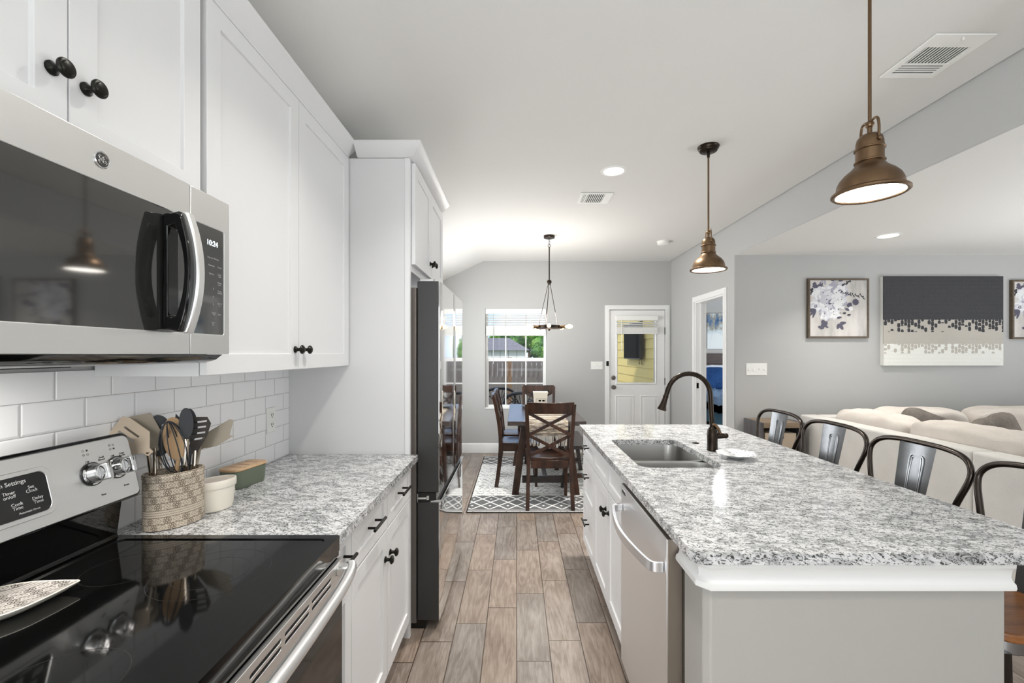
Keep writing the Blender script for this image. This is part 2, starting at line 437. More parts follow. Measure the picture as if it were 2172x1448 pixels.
def merge_text(name, items, mat, parent):
    """several legends as one part: items of (string, size, matrix)"""
    bm = B()
    for s, size, mtx in items:
        cu = bpy.data.curves.new('t', 'FONT'); cu.body = s; cu.size = size; cu.extrude = .0002; cu.align_x = 'CENTER'; cu.align_y = 'CENTER'; cu.space_line = .85
        to = bpy.data.objects.new('t', cu); C.objects.link(to)
        dg = bpy.context.evaluated_depsgraph_get(); me = bpy.data.meshes.new_from_object(to.evaluated_get(dg))
        bpy.data.objects.remove(to); bpy.data.curves.remove(cu)
        me.transform(mtx); bm.from_mesh(me); bpy.data.meshes.remove(me)
    return obj(name, bm, mat, parent, world=True, smooth=False)
def frame_mtx(o, ex, ey):
    ex = Vector(ex).normalized(); ey = Vector(ey).normalized(); ez = ex.cross(ey)
    m = Matrix((ex, ey, ez)).transposed().to_4x4(); m.translation = Vector(o); return m
# ---------------------------------------------------------------- room shell
bm = B(); box(bm, -1.24, 7.3, -3.1, 6.5, -.1, 0); box(bm, 2.216, 7.3, 6.5, 9.72, -.1, 0)
struct('floor', bm, FLOOR)
bm = prism(B(), [(-1.24, 2.373), (-.475, 2.74), (2.2155, 2.74), (2.2155, 2.9), (-1.24, 2.9)], -3.1, 6.5)
for v in bm.verts: pass
struct('ceiling', bm, CEIL, bev=.02)
struct('ceiling_living', bx(2.222, 7.3, -3.1, 4.5395, 2.4185, 2.4199), CEIL)
struct('ceiling_slab', bx(2.3465, 7.3, -3.1, 4.54, 2.42, 2.9), CEIL)
struct('ceiling_bedroom', bx(2.3465, 7.3, 4.66, 9.62, 2.42, 2.9), CEIL)
struct('wall_left', bx(-1.24, -1.14, -3.1, 6.5, 0, 2.43), WALL)
struct('wall_behind', bx(-1.24, 7.3, -3.2, -3.1, 0, 2.9), WALL)
struct('wall_side', bx(7.3, 7.4, -3.1, 9.72, 0, 2.9), WALL)
struct('wall_bedroom', bx(2.346, 7.3, 9.62, 9.72, 0, 2.9), WALL)
WX0, WX1, WZ0, WZ1 = -.452, .425, .625, 2.06
DX0, DX1, DZ1 = 1.325, 2.125, 2.045
bm = holed(B(), [(-1.24, 0), (DX0, 0), (DX0, DZ1), (DX1, DZ1), (DX1, 0), (2.216, 0), (2.216, 2.8), (-1.24, 2.8)],
           [[(WX0, WZ0), (WX1, WZ0), (WX1, WZ1), (WX0, WZ1)]], 6.38, 6.50, 'y')
struct('wall_far', bm, WALL)
OY0, OY1, OZ = 4.755, 5.535, 2.055
bm = holed(B(), [(-3.1, 2.42), (4.54, 2.42), (4.54, 0), (OY0, 0), (OY0, OZ), (OY1, OZ), (OY1, 0), (9.72, 0), (9.72, 2.9), (-3.1, 2.9)], [], 2.216, 2.346, 'x')
struct('wall_right', bm, WALL, bev=.012, seg=3)
struct('wall_living', bx(2.24, 7.3, 4.5395, 4.66, 0, 2.419), WALL)
# baseboards
def baseboard(name, poly2, a0, a1, axis): struct(name, prism(B(), poly2, a0, a1, axis), TRIM)
bbp = lambda s, w: [(w, 0), (w+s*.016, 0), (w+s*.016, .085), (w+s*.011, .1), (w+s*.011, .115), (w+s*.005, .13), (w, .135)]
baseboard('baseboard_far', [(a, b) for a, b in bbp(-1, 6.38)], -1.14, 1.262, 'x')
baseboard('baseboard_left', bbp(1, -1.14), 3.4, 6.36, 'y')
baseboard('baseboard_right', bbp(-1, 2.216), 5.60, 6.36, 'y')
baseboard('baseboard_living', [(a, b) for a, b in bbp(-1, 4.54)], 2.23, 7.3, 'x')
# back door casing, door, blinds
def casing(name, mp, u0, u1, v1, w=.062, dep=.018):
    """three-sided casing outside opening u0..u1, top v1"""
    bm = B()
    for (k, t, e) in ((w, dep*.6, .003), (w*.62, dep*.85, .0015), (w*.25, dep, 0)):
        o = k
        pts_o = [(u0-o, 0), (u0-o, v1+o), (u1+o, v1+o), (u1+o, 0)]
        pts_i = [(u0-e, 0), (u0-e, v1+e), (u1+e, v1+e), (u1+e, 0)]
        for i in range(3):
            q = [pts_o[i], pts_o[i+1], pts_i[i+1], pts_i[i]]
            a = [bm.verts.new(mp(x, y, 0)) for x, y in q]; b = [bm.verts.new(mp(x, y, t)) for x, y in q]
            bm.faces.new(a); bm.faces.new(b)
            for j in range(4): bm.faces.new((a[j], a[(j+1) % 4], b[(j+1) % 4], b[j]))
    return struct(name, bm, TRIM)
mfar = lambda u, v, w: (u, 6.38-w, v)
casing('trim_1', mfar, DX0, DX1, DZ1)
casing('trim_2', lambda u, v, w: (2.216-w, u, v), OY0, OY1, OZ)
bm = B(); box(bm, 2.2145, 2.3475, OY1-.02, OY1+.014, 0, OZ+.014); box(bm, 2.2145, 2.3475, OY0-.014, OY0+.02, 0, OZ+.014); box(bm, 2.2145, 2.3475, OY0+.02, OY1-.02, OZ-.02, OZ+.014)
box(bm, 2.27, 2.29, OY1-.032, OY1-.02, 0, OZ-.02)
jamb = struct('trim_3', bm, TRIM)
o = obj('strike_plate', bx(2.226, 2.252, OY1-.0225, OY1-.0205, .985, 1.055), ORB, jamb)
bm = B(); box(bm, 2.234, 2.246, OY1-.0235, OY1-.0225, 1.0, 1.04); obj('strike_hole', bm, HOLE, jamb)

door = bpy.data.objects.new('door_1', None); C.objects.link(door); door.location = (1.725, 6.40, 0); door['kind'] = 'structure'
def dp(name, bm, mat, **k): return obj(name, bm, mat, k.pop('parent', door), world=True, **k)
gx0, gx1, gz0, gz1 = 1.445, 1.975, 1.0, 1.93
# slab: holed for glass, with two raised panels below
bm = holed(B(), [(DX0+.006, .01), (DX1-.006, .01), (DX1-.006, DZ1-.008), (DX0+.006, DZ1-.008)], [[(gx0, gz0), (gx1, gz0), (gx1, gz1), (gx0, gz1)]], 6.385, 6.428, 'y')
dp('slab', bm, TRIM)
def raised(bm, u0, u1, v0, v1, y):
    pr = [(0, 0), (.008, -.006), (.016, -.006), (.032, .002), (.04, .002)]
    loops = []
    for d, w in pr: loops.append([bm.verts.new((a, y-w, b)) for a, b in ((u0+d, v0+d), (u1-d, v0+d), (u1-d, v1-d), (u0+d, v1-d))])
    for A, D in zip(loops, loops[1:]):
        for i in range(4): bm.faces.new((A[i], A[(i+1) % 4], D[(i+1) % 4], D[i]))
    bm.faces.new(loops[-1]); return bm
def beadframe(bm, u0, u1, v0, v1, y, w=.018, d=.01):
    o = [(u0-w, v0-w), (u1+w, v0-w), (u1+w, v1+w), (u0-w, v1+w)]; i_ = [(u0, v0), (u1, v0), (u1, v1), (u0, v1)]
    L = [[bm.verts.new((a, yy, b)) for a, b in q] for q, yy in ((o, y), ([((a+c)/2, (b+d_)/2) for (a, b), (c, d_) in zip(o, i_)], y-d), (i_, y-d*.4), (i_, y+.02))]
    for A, D in zip(L, L[1:]):
        for k in range(4): bm.faces.new((A[k], A[(k+1) % 4], D[(k+1) % 4], D[k]))
    return bm
bm = B()
for u0, u1 in ((1.43, 1.665), (1.785, 2.02)):
    beadframe(bm, u0, u1, .27, .80, 6.386, .02, .008)
    box(bm, u0+.03, u1-.03, 6.378, 6.386, .30, .77)
dp('raised_panel', bm, TRIM, bev=.003)
dp('glass_frame', beadframe(B(), gx0, gx1, gz0, gz1, 6.386, .03, .016), TRIM)
dp('glass', bx(gx0, gx1, 6.402, 6.407, gz0, gz1), GLASS)
bm = lathe(B(), [(0, 0), (.028, 0), (.03, -.006), (.024, -.012), (.012, -.014), (.012, -.035), (.026, -.045), (.03, -.06), (.022, -.072), (0, -.074)], (1.384, 6.385, .937), 20, 'y')
dp('door_knob', bm, DOORHW)
bm = lathe(B(), [(0, 0), (.03, 0), (.031, -.008), (.02, -.016), (0, -.017)], (1.384, 6.385, 1.072), 20, 'y'); dp('deadbolt', bm, DOORHW)
for z in (1.74, 1.02, .25):
    dp('hinge', bx(DX1-.008, DX1+.006, 6.374, 6.386, z-.05, z+.05), KNOB)
dp('strike', bx(DX0-.046, DX0-.012, 6.355, 6.362, 1.24, 1.31), KNOB)
# blinds helper
def blinds(name, label, x0, x1, ztop, zbot_stack, y, parent=None, wand=.5, nsl=7, stack=.055, tilt=18):
    t = thing(name, label, 'blinds', ((x0+x1)/2, y, ztop))
    obj('headrail', bx(x0, x1, y-.055, y-.002, ztop-.07, ztop), PLATE, t, world=True, bev=.004)
    zz0 = ztop-.085; zz1 = zbot_stack+stack
    for i in range(nsl):
        z = zz0-(zz0-zz1)*(i+.5)/nsl; bm = B()
        a = math.radians(tilt); c, s_ = math.cos(a)*.023, math.sin(a)*.023
        prism(bm, [(y-.028-c, z-s_), (y-.028+c, z+s_), (y-.028+c, z+s_+.002), (y-.028-c, z-s_+.002)], x0+.008, x1-.008, 'x')
        obj('slat', bm, PLATE, t, world=True)
    bm = B()
    for i in range(int(stack/.0085)): box(bm, x0+.008, x1-.008, y-.052, y-.004, zbot_stack+.012+i*.0082, zbot_stack+.0186+i*.0082)
    obj('slat_stack', bm, PLATE, t, world=True)
    obj('bottom_rail', bx(x0+.006, x1-.006, y-.053, y-.003, zbot_stack-.008, zbot_stack+.01), PLATE, t, world=True, bev=.003)
    for fx in (.3, .65): obj('cord', tube(B(), [(x0+(x1-x0)*fx, y-.052, ztop-.06), (x0+(x1-x0)*fx, y-.052, zbot_stack)], .0012, 6), PLATE, t, world=True)
    obj('wand', tube(B(), [(x0+(x1-x0)*.13, y-.06, ztop-.07), (x0+(x1-x0)*.13, y-.06, ztop-.07-wand)], .004, 8), GUN if name == 'window_blind' else PLATE, t, world=True)
blinds('door_blind', 'white faux wood blind pulled up high on the half glass back door', gx0-.035, gx1+.035, 1.955, 1.705, 6.375, wand=.45, nsl=3, stack=.075, tilt=25)
# window
win = bpy.data.objects.new('window_1', None); C.objects.link(win); win.location = ((WX0+WX1)/2, 6.44, WZ0); win['kind'] = 'structure'
def wp(name, bm, mat, **k): return obj(name, bm, mat, win, world=True, **k)
mz = 1.335
bm = holed(B(), [(WX0, WZ0), (WX1, WZ0), (WX1, WZ1), (WX0, WZ1)],
    [[(WX0+.045, WZ0+.05), (WX1-.045, WZ0+.05), (WX1-.045, mz-.03), (WX0+.045, mz-.03)], [(WX0+.035, mz+.02), (WX1-.035, mz+.02), (WX1-.035, WZ1-.03), (WX0+.035, WZ1-.03)]], 6.45, 6.49, 'y')
wp('window_frame', bm, TRIM, bev=.003)
bm = B(); W3 = (WX1-WX0)/3
for k in (1, 2): box(bm, WX0+W3*k-.009, WX0+W3*k+.009, 6.462, 6.474, WZ0+.05, WZ1-.03)
for z in (.985,): box(bm, WX0+.045, WX1-.045, 6.4612, 6.4748, z-.0088, z+.0088)
wp('muntins', bm, TRIM)
wp('pane', bx(WX0+.04, WX1-.04, 6.466, 6.470, WZ0+.045, WZ1-.028), GLASS)
wp('window_sill', bx(WX0-.0, WX1+.0, 6.372, 6.45, WZ0-.001, WZ0+.018), TRIM, bev=.004)
blinds('window_blind', 'white faux wood blind raised halfway in the dining window', WX0+.004, WX1-.004, WZ1-.001, 1.682, 6.44, wand=.72, nsl=5, stack=.125, tilt=24)
# backsplash
struct('trim_5', bx(-1.1399, -1.1335, -.3, 2.217, .9, 1.37), TILE)
# ---------------------------------------------------------------- hardware
def knob(parent, x, y, z, d=1, w=True):
    pr = [(0, 0), (.0125, 0), (.0125, .003), (.0085, .006), (.006, .012), (.0065, .018), (.013, .022), (.0165, .025), (.017, .028), (.015, .031), (.0125, .0315), (.011, .034), (0, .0365)]
    bm = lathe(B(), [(r, h*d) for r, h in pr], (x, y, z), 24, 'x')
    return obj('knob', bm, KNOB, parent, world=w)
def pull(parent, x, y, z, d=1, L=.128):
    bm = tube(B(), [(x+d*.032, y-L/2, z), (x+d*.032, y+L/2, z)], .0055, 12)
    for s in (-1, 1): tube(bm, [(x, y+s*L*.3, z), (x+d*.03, y+s*L*.3, z)], .0045, 10)
    return obj('pull', bm, KNOB, parent, world=True)
# ---------------------------------------------------------------- left uppers
mL = lambda xb: (lambda u, v, w: (xb+w, u, v))
def upper(label, y0, y1, z0, z1, doors, knobs, group='white upper cabinets', xb=-.855, name='upper_cabinet', xw=-1.1335):
    t = thing(name, label, 'cabinet', (-1.0, (y0+y1)/2, z0), group=group)
    bm = B(); box(bm, xw, xb+.001, y0, y1, z0, z1); obj('body', bm, PANEL, t, world=True, bev=.001)
    for (a, b) in doors:
        d = obj('door', shaker(B(), mL(xb+.002), a+.0015, b-.0015, z0+.003, z1-.003), WHITE, t, world=True, bev=.0012)
        for (ky, kz) in knobs:
            if a < ky < b: knob(d, xb+.022, ky, kz)
    return t
upper('tall white shaker wall cabinet with two doors beside the microwave', 1.196, 2.217, 1.353, 2.386, ((1.1965, 1.704), (1.704, 2.212)), ((1.675, 1.43), (1.737, 1.43)))
upper('short white shaker wall cabinet mounted directly above the microwave', .462, 1.182, 1.813, 2.386, ((.462, .828), (.828, 1.175)), ((.797, 1.925), (.861, 1.925)))
bm = prism(B(), [(-1.13, 2.388), (-.852, 2.388), (-.836, 2.388), (-.833, 2.396), (-.79, 2.434), (-.785, 2.438), (-.785, 2.446), (-1.13, 2.43)], -.2, 2.217)
o = obj('crown_molding', bm, WHITE); tag(o, 'long angled white crown running along the top of the wall cabinets', 'crown molding', 'cabinet crown mouldings')
# fridge enclosure
t = thing('partition', 'tall light grey side panel standing between counter and refrigerator', 'panel', (-.83, 2.228, 0))
obj('panel_board', bx(-1.138, -.533, 2.218, 2.238, 0, 2.386), PANEL, t, world=True)
obj('edge_stile', bx(-.556, -.531, 2.213, 2.2385, 0, 2.386), WHITE, t, world=True, bev=.001)
t = thing('refrigerator_cabinet', 'white two-door cabinet mounted over the refrigerator', 'cabinet', (-.8, 2.65, 1.83))
obj('body', bx(-1.138, -.533, 2.2385, 3.09, 1.83, 2.386), PANEL, t, world=True, bev=.001)
for a, b, ky in ((2.25, 2.665, 2.635), (2.668, 3.083, 2.70)):
    d = obj('door', shaker(B(), mL(-.532), a, b, 1.865, 2.375), WHITE, t, world=True, bev=.0012); knob(d, -.512, ky, 1.945)
bm = prism(B(), [(-1.1, 2.388), (-.531, 2.388), (-.515, 2.388), (-.51, 2.396), (-.468, 2.45), (-.465, 2.446), (-1.1, 2.446)], 2.20, 3.10)
prism(bm, [(2.217, 2.388), (2.20, 2.392), (2.155, 2.448), (2.152, 2.446), (2.217, 2.446)], -.786, -.49, 'x')
bm.faces.ensure_lookup_table()
# mitred corner
bm2 = B()
L = [[(-1.1, 2.217, z), (-.789+0, 2.217, z)] for z in (2.388,)]
bm.free(); bm = B()
prof = [(.0, 2.388), (.018, 2.392), (.062, 2.434), (.066, 2.438), (.066, 2.447), (0, 2.447)]
path = [((-.79, 2.218), (0, -1)), ((-.531, 2.218), (1, -1)), ((-.531, 3.09), (1, 0))]
rings = [[bm.verts.new((p[0]+n[0]*d, p[1]+n[1]*d, z)) for d, z in prof] for p, n in path]
for a, b in zip(rings, rings[1:]):
    for i in range(len(prof)): j = (i+1) % len(prof); bm.faces.new((a[i], a[j], b[j], b[i]))
bm.faces.new(rings[0]); bm.faces.new(rings[-1][::-1])
box(bm, -.785, -.531, 2.218, 3.09, 2.388, 2.446)
o = obj('crown_molding', bm, WHITE); tag(o, 'short mitred white crown on top of the refrigerator cabinet', 'crown molding', 'cabinet crown mouldings')
# ---------------------------------------------------------------- refrigerator
t = thing('refrigerator', 'stainless french door refrigerator with dark sides and lower freezer drawer', 'refrigerator', (-.8, 2.77, 0))
FY0, FY1, FX = 2.275, 3.245, -.392
obj('case', bx(-1.1, -.515, FY0+.012, FY1-.012, .03, 1.755), FRCASE, t, world=True, bev=.004)
obj('base_grille', bx(-1.05, -.47, FY0+.02, FY1-.02, 0, .045), BLKMAT, t, world=True)
ym = (FY0+FY1)/2
def fdoor(name, y0, y1, z0, z1):
    d = obj(name, bx(-.508, FX-.004, y0, y1, z0, z1), DKGREY, t, world=True, bev=.004)
    # slightly bowed steel skin wrapping the door front
    bm = B(); N = 12; pf = []
    for i in range(N+1):
        u = i/N; yy = y0+(y1-y0)*u; gl = ((yy-FY0)/(FY1-FY0)-.5)*2
        e = min(u, 1-u)*(y1-y0); pf.append((FX+.006*(1-gl*gl)-(.004 if e < .002 else 0), yy))
    pf = pf+[(FX-.006, y1), (FX-.006, y0)]
    prism(bm, pf, z0+.001, z1-.001, 'z'); obj('door_skin', bm, FRST, d, world=True)
    return d
fdoor('door', FY0, ym-.003, .705, 1.785); fdoor('door', ym+.003, FY1, .705, 1.785)
fz = fdoor('freezer_drawer', FY0, FY1, .052, .655)
obj('pocket_handle', bx(-.505, FX-.02, FY0+.004, FY1-.004, .657, .703), BLKMAT, t, world=True)
bm = B(); prism(bm, [(-.44, .656), (FX+.004, .656), (FX+.006, .668), (FX-.002, .668), (-.44, .662)], FY0+.003, FY1-.003); obj('drawer_lip', bm, CHROME, t, world=True)
bm = B(); box(bm, -.50, -.43, FY0+.02, FY0+.07, 1.786, 1.80); tube(bm, [(-.44, FY0+.045, 1.775), (-.44, FY0+.045, 1.803)], .014, 14); obj('hinge', bm, CHROME, t, world=True, bev=.002)
bm = B(); box(bm, -.506, -.46, FY0-.005, FY0+.02, .672, .682); box(bm, -.508, -.503, FY0-.006, FY0+.02, .657, .70); tube(bm, [(-.455, FY0+.004, .668), (-.455, FY0+.004, .69)], .009, 12); obj('hinge', bm, CHROME, t, world=True, bev=.001)
# ---------------------------------------------------------------- left base run
def counter(name, label, outer, holes, z0=.884, z1=.914):
    o = obj(name, holed(B(), outer, holes, z0, z1), GRAN, bev=.0045, seg=3, ang=50); tag(o, label, 'countertop', 'granite countertops'); return o
counter('granite_countertop', 'speckled grey granite countertop left of aisle between range and refrigerator', rrect(-1.133, -.4896, 1.217, 2.2125, [.003, .003, .003, .003], 2), [])
t = thing('base_cabinet', 'white shaker base cabinet with two drawers over two doors beside refrigerator panel', 'cabinet', (-.83, 1.8, 0), group='white base cabinets')
obj('body', bx(-1.13, -.542, 1.405, 2.211, .1, .882), WHITE, t, world=True); obj('toe_kick', bx(-1.13, -.60, 1.405, 2.211, 0, .1), WHITE, t, world=True)
for a, b in ((1.405, 1.795), (1.797, 2.187)):
    d = obj('drawer', shaker(B(), mL(-.541), a+.002, b-.001, .715, .876, rail=.045), WHITE, t, world=True, bev=.0012); pull(d, -.521, (a+b)/2, .803)
    d = obj('door', shaker(B(), mL(-.541), a+.002, b-.001, .115, .708), WHITE, t, world=True, bev=.0012); knob(d, -.521, 1.762 if a < 1.5 else 1.83, .60)
t = thing('narrow_base_cabinet', 'narrow white base cabinet with one pull squeezed against the range', 'cabinet', (-.83, 1.31, 0), group='white base cabinets')
obj('body', bx(-1.13, -.542, 1.219, 1.404, .1, .882), WHITE, t, world=True); obj('toe_kick', bx(-1.13, -.60, 1.219, 1.404, 0, .1), WHITE, t, world=True)
d = obj('drawer', shaker(B(), mL(-.541), 1.222, 1.403, .715, .876, rail=.045), WHITE, t, world=True, bev=.0012); pull(d, -.521, 1.312, .803, L=.1)
obj('door', shaker(B(), mL(-.541), 1.222, 1.403, .115, .708, rail=.05), WHITE, t, world=True, bev=.0012)
# outlet
def outlet():
    t = thing('wall_outlet', 'white duplex outlet on the tile backsplash above the green dish', 'outlet', (-1.133, 2.05, 1.11))
    obj('cover_plate', bx(-1.1332, -1.127, 2.014, 2.086, 1.052, 1.168), PLATE, t, world=True, bev=.003)
    for z in (1.088, 1.132):
        s = obj('socket', prism(B(), rrect(2.033, 2.067, z-.016, z+.016, .012, 4), -1.128, -1.125, 'x'), PLATE, t, world=True)
        bm = B(); box(bm, -1.1255, -1.1245, 2.041, 2.044, z-.003, z+.008); box(bm, -1.1255, -1.1245, 2.055, 2.058, z-.003, z+.008); box(bm, -1.1255, -1.1245, 2.047, 2.052, z-.011, z-.006)
        obj('slots', bm, HOLE, s, world=True)
outlet()
def switchplate(name, label, x0, x1, z0, z1, y, n, up):
    t = thing(name, label, 'light switch', ((x0+x1)/2, y, z0), group='wall switch plates')
    obj('cover_plate', bx(x0, x1, y-.006, y, z0, z1), PLATE, t, world=True, bev=.003)
    for i in range(n):
        x = x0+(x1-x0)*(i+.5)/n; zc = (z0+z1)/2; s = 1 if i in up else -1
        bm = B(); box(bm, x-.005, x+.005, y-.0075, y-.006, zc-.012, zc+.012)
        prism(bm, [(y-.007, zc-.004), (y-.018, zc+s*.009), (y-.016, zc+s*.013), (y-.007, zc+.005)], x-.004, x+.004, 'x'); obj('toggle', bm, PLATE, t, world=True)
switchplate('switch_plate', 'white triple toggle plate on the wall left of the back door', 1.062, 1.232, 1.19, 1.302, 6.38, 3, (1,))
switchplate('switch_plate', 'off-white four-toggle plate on the living room wall above the end table', 2.336, 2.548, 1.194, 1.318, 4.54, 4, (2,))
# ---------------------------------------------------------------- microwave
t = thing('microwave', 'stainless over-the-range microwave with black window and curved handle', 'microwave', (-.95, .81, 1.39))
MX = -.767; MY0, MY1, MZ0, MZ1, MS = .435, 1.189, 1.413, 1.811, 1.047
obj('body', bx(-1.1335, MX-.03, MY0+.004, MY1-.003, MZ0+.004, MZ1-.001), DKGREY, t, world=True)
bm = prism(B(), [(-1.12, 1.412), (MX-.012, 1.412), (MX-.03, 1.398), (MX-.06, 1.39), (-1.12, 1.39)], MY0+.01, MY1-.01); obj('bottom_grille', bm, BLACK, t, world=True)
obj('bottom_vent', bx(-1.09, -.9, .6, .9, 1.386, 1.391), DARKV, t, world=True)
def bowed(y0, y1, z0, z1, holes, x=MX, dep=.03):
    bm = holed(B(), [(y0, z0), (y1, z0), (y1, z1), (y0, z1)], holes, x-dep, x, 'x'); return bm
WY0, WY1, WZa, WZb = .47, 1.035, 1.463, 1.731
d = obj('door', bowed(MY0, MS-.001, MZ0, MZ1, [[(WY0, WZa), (WY1, WZa), (WY1, WZb), (WY0, WZb)]]), STEEL, t, world=True, bev=.0015)
obj('window', bx(MX-.02, MX-.002, WY0, WY1, WZa, WZb), GLASSK, d, world=True)
p = obj('control_frame', holed(B(), [(MS+.001, MZ0), (MY1, MZ0), (MY1, MZ1), (MS+.001, MZ1)], [rrect(MS+.01, 1.168, WZa, WZb, .006, 4)], MX-.03, MX, 'x'), STEEL, t, world=True, bev=.0015)
obj('control_panel', bx(MX-.02, MX-.002, MS+.008, 1.17, WZa-.002, WZb+.002), GLASSK, p, world=True)
def mfr(y, z, x=MX-.0015): return frame_mtx((x, y, z), (0, 1, 0), (0, 0, 1))
merge_text('clock_digits', [('10:24', .019, mfr(1.125, 1.692))], DIGIT, p)
rows = []
for i, z in enumerate((1.642, 1.625, 1.608, 1.590, 1.572, 1.552, 1.535, 1.518, 1.5)):
    pass
rows = [('Popcorn  Reheat', .006, mfr(1.128, 1.655)), ('Potato', .006, mfr(1.152, 1.636)), ('Beverage', .006, mfr(1.122, 1.636)), ('Cook\nTime', .006, mfr(1.152, 1.615)), ('Defrost', .006, mfr(1.122, 1.615)),
        ('Power\nLevel', .006, mfr(1.152, 1.594)), ('Timer\nOn/Off', .006, mfr(1.152, 1.572)), ('3', .008, mfr(1.128, 1.578)), ('6', .008, mfr(1.128, 1.558)), ('9', .008, mfr(1.128, 1.538)),
        ('Add 30\nSec', .006, mfr(1.152, 1.540)), ('Cancel\nOff', .006, mfr(1.13, 1.515)), ('Start', .006, mfr(1.152, 1.515)), ('Vent\nFan', .006, mfr(1.128, 1.49))]
merge_text('button_legends', rows, LEGEND, p)
# handle: black ring-shaped bracket with a bowed steel grip
hy = .985
bm = B(); N = 16
def hb(s): return .022*(1-s*s)
outer = [(MX+.036+hb(-1+2*i/N), 1.462+.262*i/N) for i in range(N+1)]
inner = [(MX+.026+hb(-1+2*i/N)*.9, 1.492+.202*i/N) for i in range(N+1)]
poly_o = [(MX, 1.468)]+outer+[(MX, 1.718)]
poly_h = [(MX+.010, 1.497)]+inner+[(MX+.010, 1.689)]
holed(bm, poly_o, [poly_h], hy-.020, hy+.014, 'y')
hd = obj('handle', bm, BLACK, d, world=True, bev=.003)
bm = B(); pl = [(MX+.031+hb(-1+2*i/N), 1.459+.268*i/N) for i in range(N+1)]+[(MX+.042+hb(1-2*i/N)*1.15, 1.727-.268*i/N) for i in range(N+1)]
prism(bm, pl, hy-.006, hy+.017, 'y'); obj('handle_grip', bm, STEEL, hd, world=True, bev=.004, seg=3)
def ge_badge(parent, ctr, ex, ey, R, disc=CHROME):
    """round badge: chrome rim, dark field, scripted monogram strokes"""
    M = frame_mtx(ctr, ex, ey)
    bm = lathe(B(), [(0, 0), (R, 0), (R, .0015), (R*.9, .0024), (R*.82, .0014), (0, .0014)], (0, 0, 0), 32); bm.transform(M); b = obj('badge', bm, CHROME, parent, world=True)
    bm = lathe(B(), [(0, .0014), (R*.8, .0014), (R*.8, .0018), (0, .0018)], (0, 0, 0), 32); bm.transform(M); obj('badge_field', bm, DKGREY, b, world=True)
    bm = B()
    def st(pts, r=.05): tube(bm, [(x*R, y*R, .0022) for x, y in smoothpath2(pts)], R*r, 6)
    st([(-.12, .32), (-.30, .40), (-.42, .22), (-.30, .05), (-.12, .12), (-.05, .30), (-.12, .05), (-.25, -.20), (-.42, -.32), (-.50, -.18), (-.35, -.06), (-.1, -.06), (.08, .05)])
    st([(.28, .34), (.14, .42), (.05, .28), (.18, .14), (.30, .12), (.14, .06), (.02, -.12), (.12, -.32), (.32, -.30), (.42, -.12), (.30, -.02), (.22, -.14)])
    for k in range(4):
        a = PI/2*k+.5; st([(.62*math.cos(a+q), .62*math.sin(a+q)) for q in (0, .25, .5, .75)], .035)
    bm.transform(M); obj('monogram', bm, CHROME, b, world=True)
def smoothpath2(p): return [(v.x, v.y) for v in smoothpath([(a, b, 0) for a, b in p], 5)]
ge_badge(d, (MX+.0002, .823, 1.772), (0, 1, 0), (0, 0, 1), .0155)
# ---------------------------------------------------------------- range
t = thing('range', 'freestanding electric range with black glass cooktop and steel back console', 'range', (-.78, .835, 0))
RY0, RY1 = .458, 1.212; RX = -.478
obj('body', bx(-1.10, -.52, RY0+.004, RY1-.004, .06, .895), DKGREY, t, world=True)
obj('cooktop_rim', holed(B(), rrect(-1.10, RX, RY0, RY1, [.012, .003, .003, .012], 4), [rrect(-1.055, RX-.028, RY0+.024, RY1-.024, .02, 5)], .884, .9215), BLKMAT if 0 else BLACK, t, world=True, bev=.004, seg=3)
gl = obj('glass_top', prism(B(), rrect(-1.056, RX-.027, RY0+.023, RY1-.023, .02, 5), .9, .9185, 'z'), BLACK, t, world=True)
RING = Mt('ring_grey', (40, 38, 36), .4).m
for cx, cy, r in ((-.69, 1.01, .118), (-.69, 1.01, .075), (-.90, 1.03, .082), (-.69, .66, .09), (-.91, .66, .075)):
    bm = B(); n = 48; a = [bm.verts.new((cx+r*math.cos(2*PI*k/n), cy+r*math.sin(2*PI*k/n), .9187)) for k in range(n)]; b = [bm.verts.new((cx+(r+.0009)*math.cos(2*PI*k/n), cy+(r+.0009)*math.sin(2*PI*k/n), .9187)) for k in range(n)]
    for k in range(n): bm.faces.new((a[k], a[(k+1) % n], b[(k+1) % n], b[k]))
    obj('burner_ring', bm, RING, gl, world=True)
# riser and console
bm = prism(B(), [(-1.115, .9), (-1.07, .9), (-1.075, .925), (-1.078, .93), (-1.062, 1.045), (-1.115, 1.045)], RY0, RY1-.008); obj('riser', bm, BLACK, t, world=True, bev=.003)
bm = B(); cx0, cz0, cx1, cz1 = -1.012, 1.038, -1.052, 1.205
e_v = Vector((cx1-cx0, 0, cz1-cz0)); HL = e_v.length; ev = e_v.normalized(); en = Vector((ev.z, 0, -ev.x)); eu = Vector((0, 1, 0))
M = Matrix(((0, ev.x, en.x), (1, 0, 0), (0, ev.z, en.z))).to_4x4(); M.translation = Vector((cx0, RY0+.006, cz0)) if False else Vector((cx0, 0, cz0))
con = prism(B(), rrect(RY0+.004, RY1-.004, -.002, HL, [.022, .022, .014, .014], 5), -.05, -.004, 'z'); con.transform(M)
console = obj('console', con, BLACK, t, world=True, bev=.006, seg=3)
con = prism(B(), rrect(RY0+.012, RY1-.012, .004, HL-.008, [.018, .018, .012, .012], 5), -.006, 0, 'z'); con.transform(M)
obj('console_face', con, STEEL, console, world=True, bev=.0015)
con = prism(B(), rrect(.68, .98, .038, HL-.048, .016, 5), -.001, .0015, 'z'); con.transform(M); disp = obj('display_panel', con, DISPG, console, world=True)
con = holed(B(), rrect(.668, .992, .028, HL-.038, .024, 5), [rrect(.68, .98, .038, HL-.048, .016, 5)], -.001, .0025, 'z'); con.transform(M); obj('display_bezel', con, STEEL, console, world=True, bev=.001)
